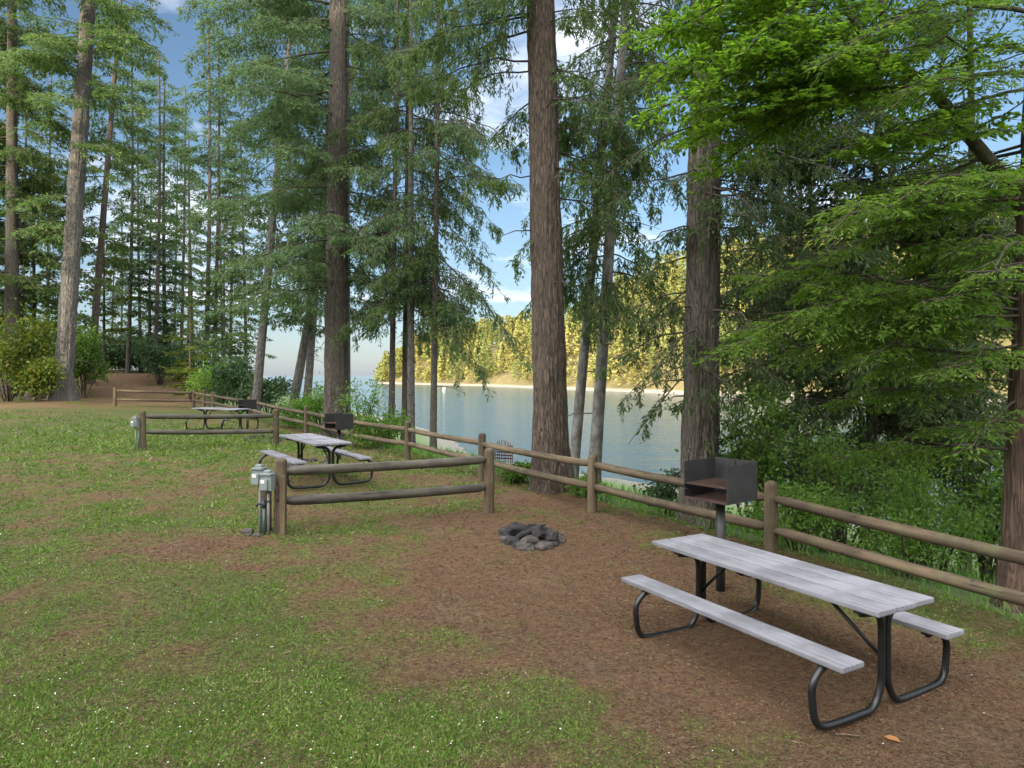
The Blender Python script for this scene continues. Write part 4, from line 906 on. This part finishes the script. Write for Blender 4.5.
# taller green growth on the bank beyond the rails
n=90000; X_=rng.uniform(-14,9,n); Y_=rng.uniform(5,36,n); s_=sdist(X_,Y_); dens=np.exp(-np.maximum(s_-.9,0)/3.0)*np.clip((s_-.55)/.5,0,1)
keep=(rng.random(n)<dens)&(s_>.5); X_,Y_=X_[keep],Y_[keep]; n=len(X_); Zg=ground(X_,Y_); hh=.55+.9*fbm(X_*.9,Y_*.9,71)
D=unit(np.stack([rng.normal(0,.35,n),rng.normal(0,.35,n),np.ones(n)],1)); sc=np.clip(Y_/12,.8,2)
Vg,Fg=rhombs(np.stack([X_,Y_,Zg-.02],1),D,rng.uniform(.15,.42,n)*hh,rng.uniform(.012,.026,n)*sc,rng)
tag(link('bank_grass',np_mesh('bank_grass',Vg,Fg),M['bankgrass']),'taller bright green grass and weeds on the bank beyond the rails',None,None,'stuff')

# ------------------------------------------------------------------ sky, sun, camera
w=bpy.data.worlds.new('World'); SC.world=w; w.use_nodes=True; nt=w.node_tree; nt.nodes.clear()
out=nt.nodes.new('ShaderNodeOutputWorld'); bg=nt.nodes.new('ShaderNodeBackground'); sky=nt.nodes.new('ShaderNodeTexSky')
sky.sky_type='NISHITA'; sky.sun_disc=False; sky.sun_elevation=SUN_EL; sky.sun_rotation=SUN_AZ; sky.altitude=0; sky.air_density=1.0; sky.dust_density=.6; sky.ozone_density=1.5
tc=nt.nodes.new('ShaderNodeTexCoord'); sx=nt.nodes.new('ShaderNodeSeparateXYZ'); nt.links.new(tc.outputs['Generated'],sx.inputs[0])
# cloud layer: direction projected on a plane overhead
zc=N(nt,'ShaderNodeMath',operation='MAXIMUM'); zc.inputs[1].default_value=.0; nt.links.new(sx.outputs['Z'],zc.inputs[0])
za=N(nt,'ShaderNodeMath',operation='ADD'); za.inputs[1].default_value=.12; nt.links.new(zc.outputs[0],za.inputs[0])
dx=N(nt,'ShaderNodeMath',operation='DIVIDE'); nt.links.new(sx.outputs['X'],dx.inputs[0]); nt.links.new(za.outputs[0],dx.inputs[1])
dy=N(nt,'ShaderNodeMath',operation='DIVIDE'); nt.links.new(sx.outputs['Y'],dy.inputs[0]); nt.links.new(za.outputs[0],dy.inputs[1])
cb=N(nt,'ShaderNodeCombineXYZ'); nt.links.new(dx.outputs[0],cb.inputs[0]); nt.links.new(dy.outputs[0],cb.inputs[1])
nz=N(nt,'ShaderNodeTexNoise'); nz.inputs['Scale'].default_value=.9; nz.inputs['Detail'].default_value=8; nz.inputs['Roughness'].default_value=.58; nt.links.new(cb.outputs[0],nz.inputs['Vector'])
# more cloud overhead and behind than ahead, added out of view as fill light
by=N(nt,'ShaderNodeMapRange'); by.inputs[1].default_value=.75; by.inputs[2].default_value=.1; by.inputs[3].default_value=.012; by.inputs[4].default_value=.34; nt.links.new(sx.outputs['Y'],by.inputs[0])
ad=N(nt,'ShaderNodeMath',operation='ADD'); nt.links.new(nz.outputs['Fac'],ad.inputs[0]); nt.links.new(by.outputs[0],ad.inputs[1])
lo=N(nt,'ShaderNodeMapRange'); lo.inputs[1].default_value=0; lo.inputs[2].default_value=.10; lo.inputs[3].default_value=-.30; lo.inputs[4].default_value=0; nt.links.new(sx.outputs['Z'],lo.inputs[0])
ad0=ad; ad=N(nt,'ShaderNodeMath',operation='ADD'); nt.links.new(ad0.outputs[0],ad.inputs[0]); nt.links.new(lo.outputs[0],ad.inputs[1])
cr=ramp(nt,ad.outputs[0],[(.52,(0,0,0)),(.66,(1,1,1))])
hz=N(nt,'ShaderNodeMapRange'); hz.inputs[1].default_value=.0; hz.inputs[2].default_value=.30; hz.inputs[3].default_value=.5; hz.inputs[4].default_value=.0; nt.links.new(sx.outputs['Z'],hz.inputs[0])
# clouds brightened behind and above the camera, added fill for the shaded ground
sv=N(nt,'ShaderNodeVectorMath',operation='DOT_PRODUCT'); sv.inputs[1].default_value=(math.sin(SUN_AZ)*.8,math.cos(SUN_AZ)*.8,.6); nt.links.new(tc.outputs['Generated'],sv.inputs[0])
cg=ramp(nt,sv.outputs['Value'],[(0,(8.5,9,10)),(.35,(9,9.4,10.2)),(1,(46,44.5,43))]); CLOUD=cg.outputs[0]
blue=N(nt,'ShaderNodeMix',data_type='RGBA',blend_type='MULTIPLY'); blue.inputs[0].default_value=1; blue.inputs[7].default_value=(.95,1.04,1.13,1)
nt.links.new(sky.outputs[0],blue.inputs[6])
pale=mixc(nt,hz.outputs[0],blue.outputs[2],(2.6,3.3,5.1))
col=mixc(nt,cr.outputs[0],pale,CLOUD)
nt.links.new(col,bg.inputs['Color']); bg.inputs['Strength'].default_value=.12; nt.links.new(bg.outputs[0],out.inputs[0])

sd=bpy.data.lights.new('sun','SUN'); sd.energy=4.9; sd.angle=R(.5); sd.color=(1,.84,.58); so=bpy.data.objects.new('sun',sd); COL.objects.link(so)
dirv=Vector((math.sin(SUN_AZ)*math.cos(SUN_EL),math.cos(SUN_AZ)*math.cos(SUN_EL),math.sin(SUN_EL)))
so.rotation_euler=dirv.to_track_quat('Z','Y').to_euler(); so.location=(0,0,60)
cam=bpy.data.cameras.new('camera'); cam.lens=F/1024*36; cam.sensor_width=36; cam.shift_y=-9/1024; cam.clip_end=20000; cam.clip_start=.05
co=bpy.data.objects.new('camera',cam); COL.objects.link(co); co.location=(0,0,CAMZ); co.rotation_euler=(R(90),0,0); SC.camera=co
SC.view_settings.view_transform='Standard'; SC.view_settings.look='None'; SC.view_settings.exposure=.48; SC.view_settings.gamma=1
SC.cycles.max_bounces=6; SC.cycles.diffuse_bounces=3; SC.cycles.transmission_bounces=4; SC.cycles.use_denoising=True

print('FACES',sum(len(o.data.polygons) for o in bpy.data.objects if o.type=='MESH'))
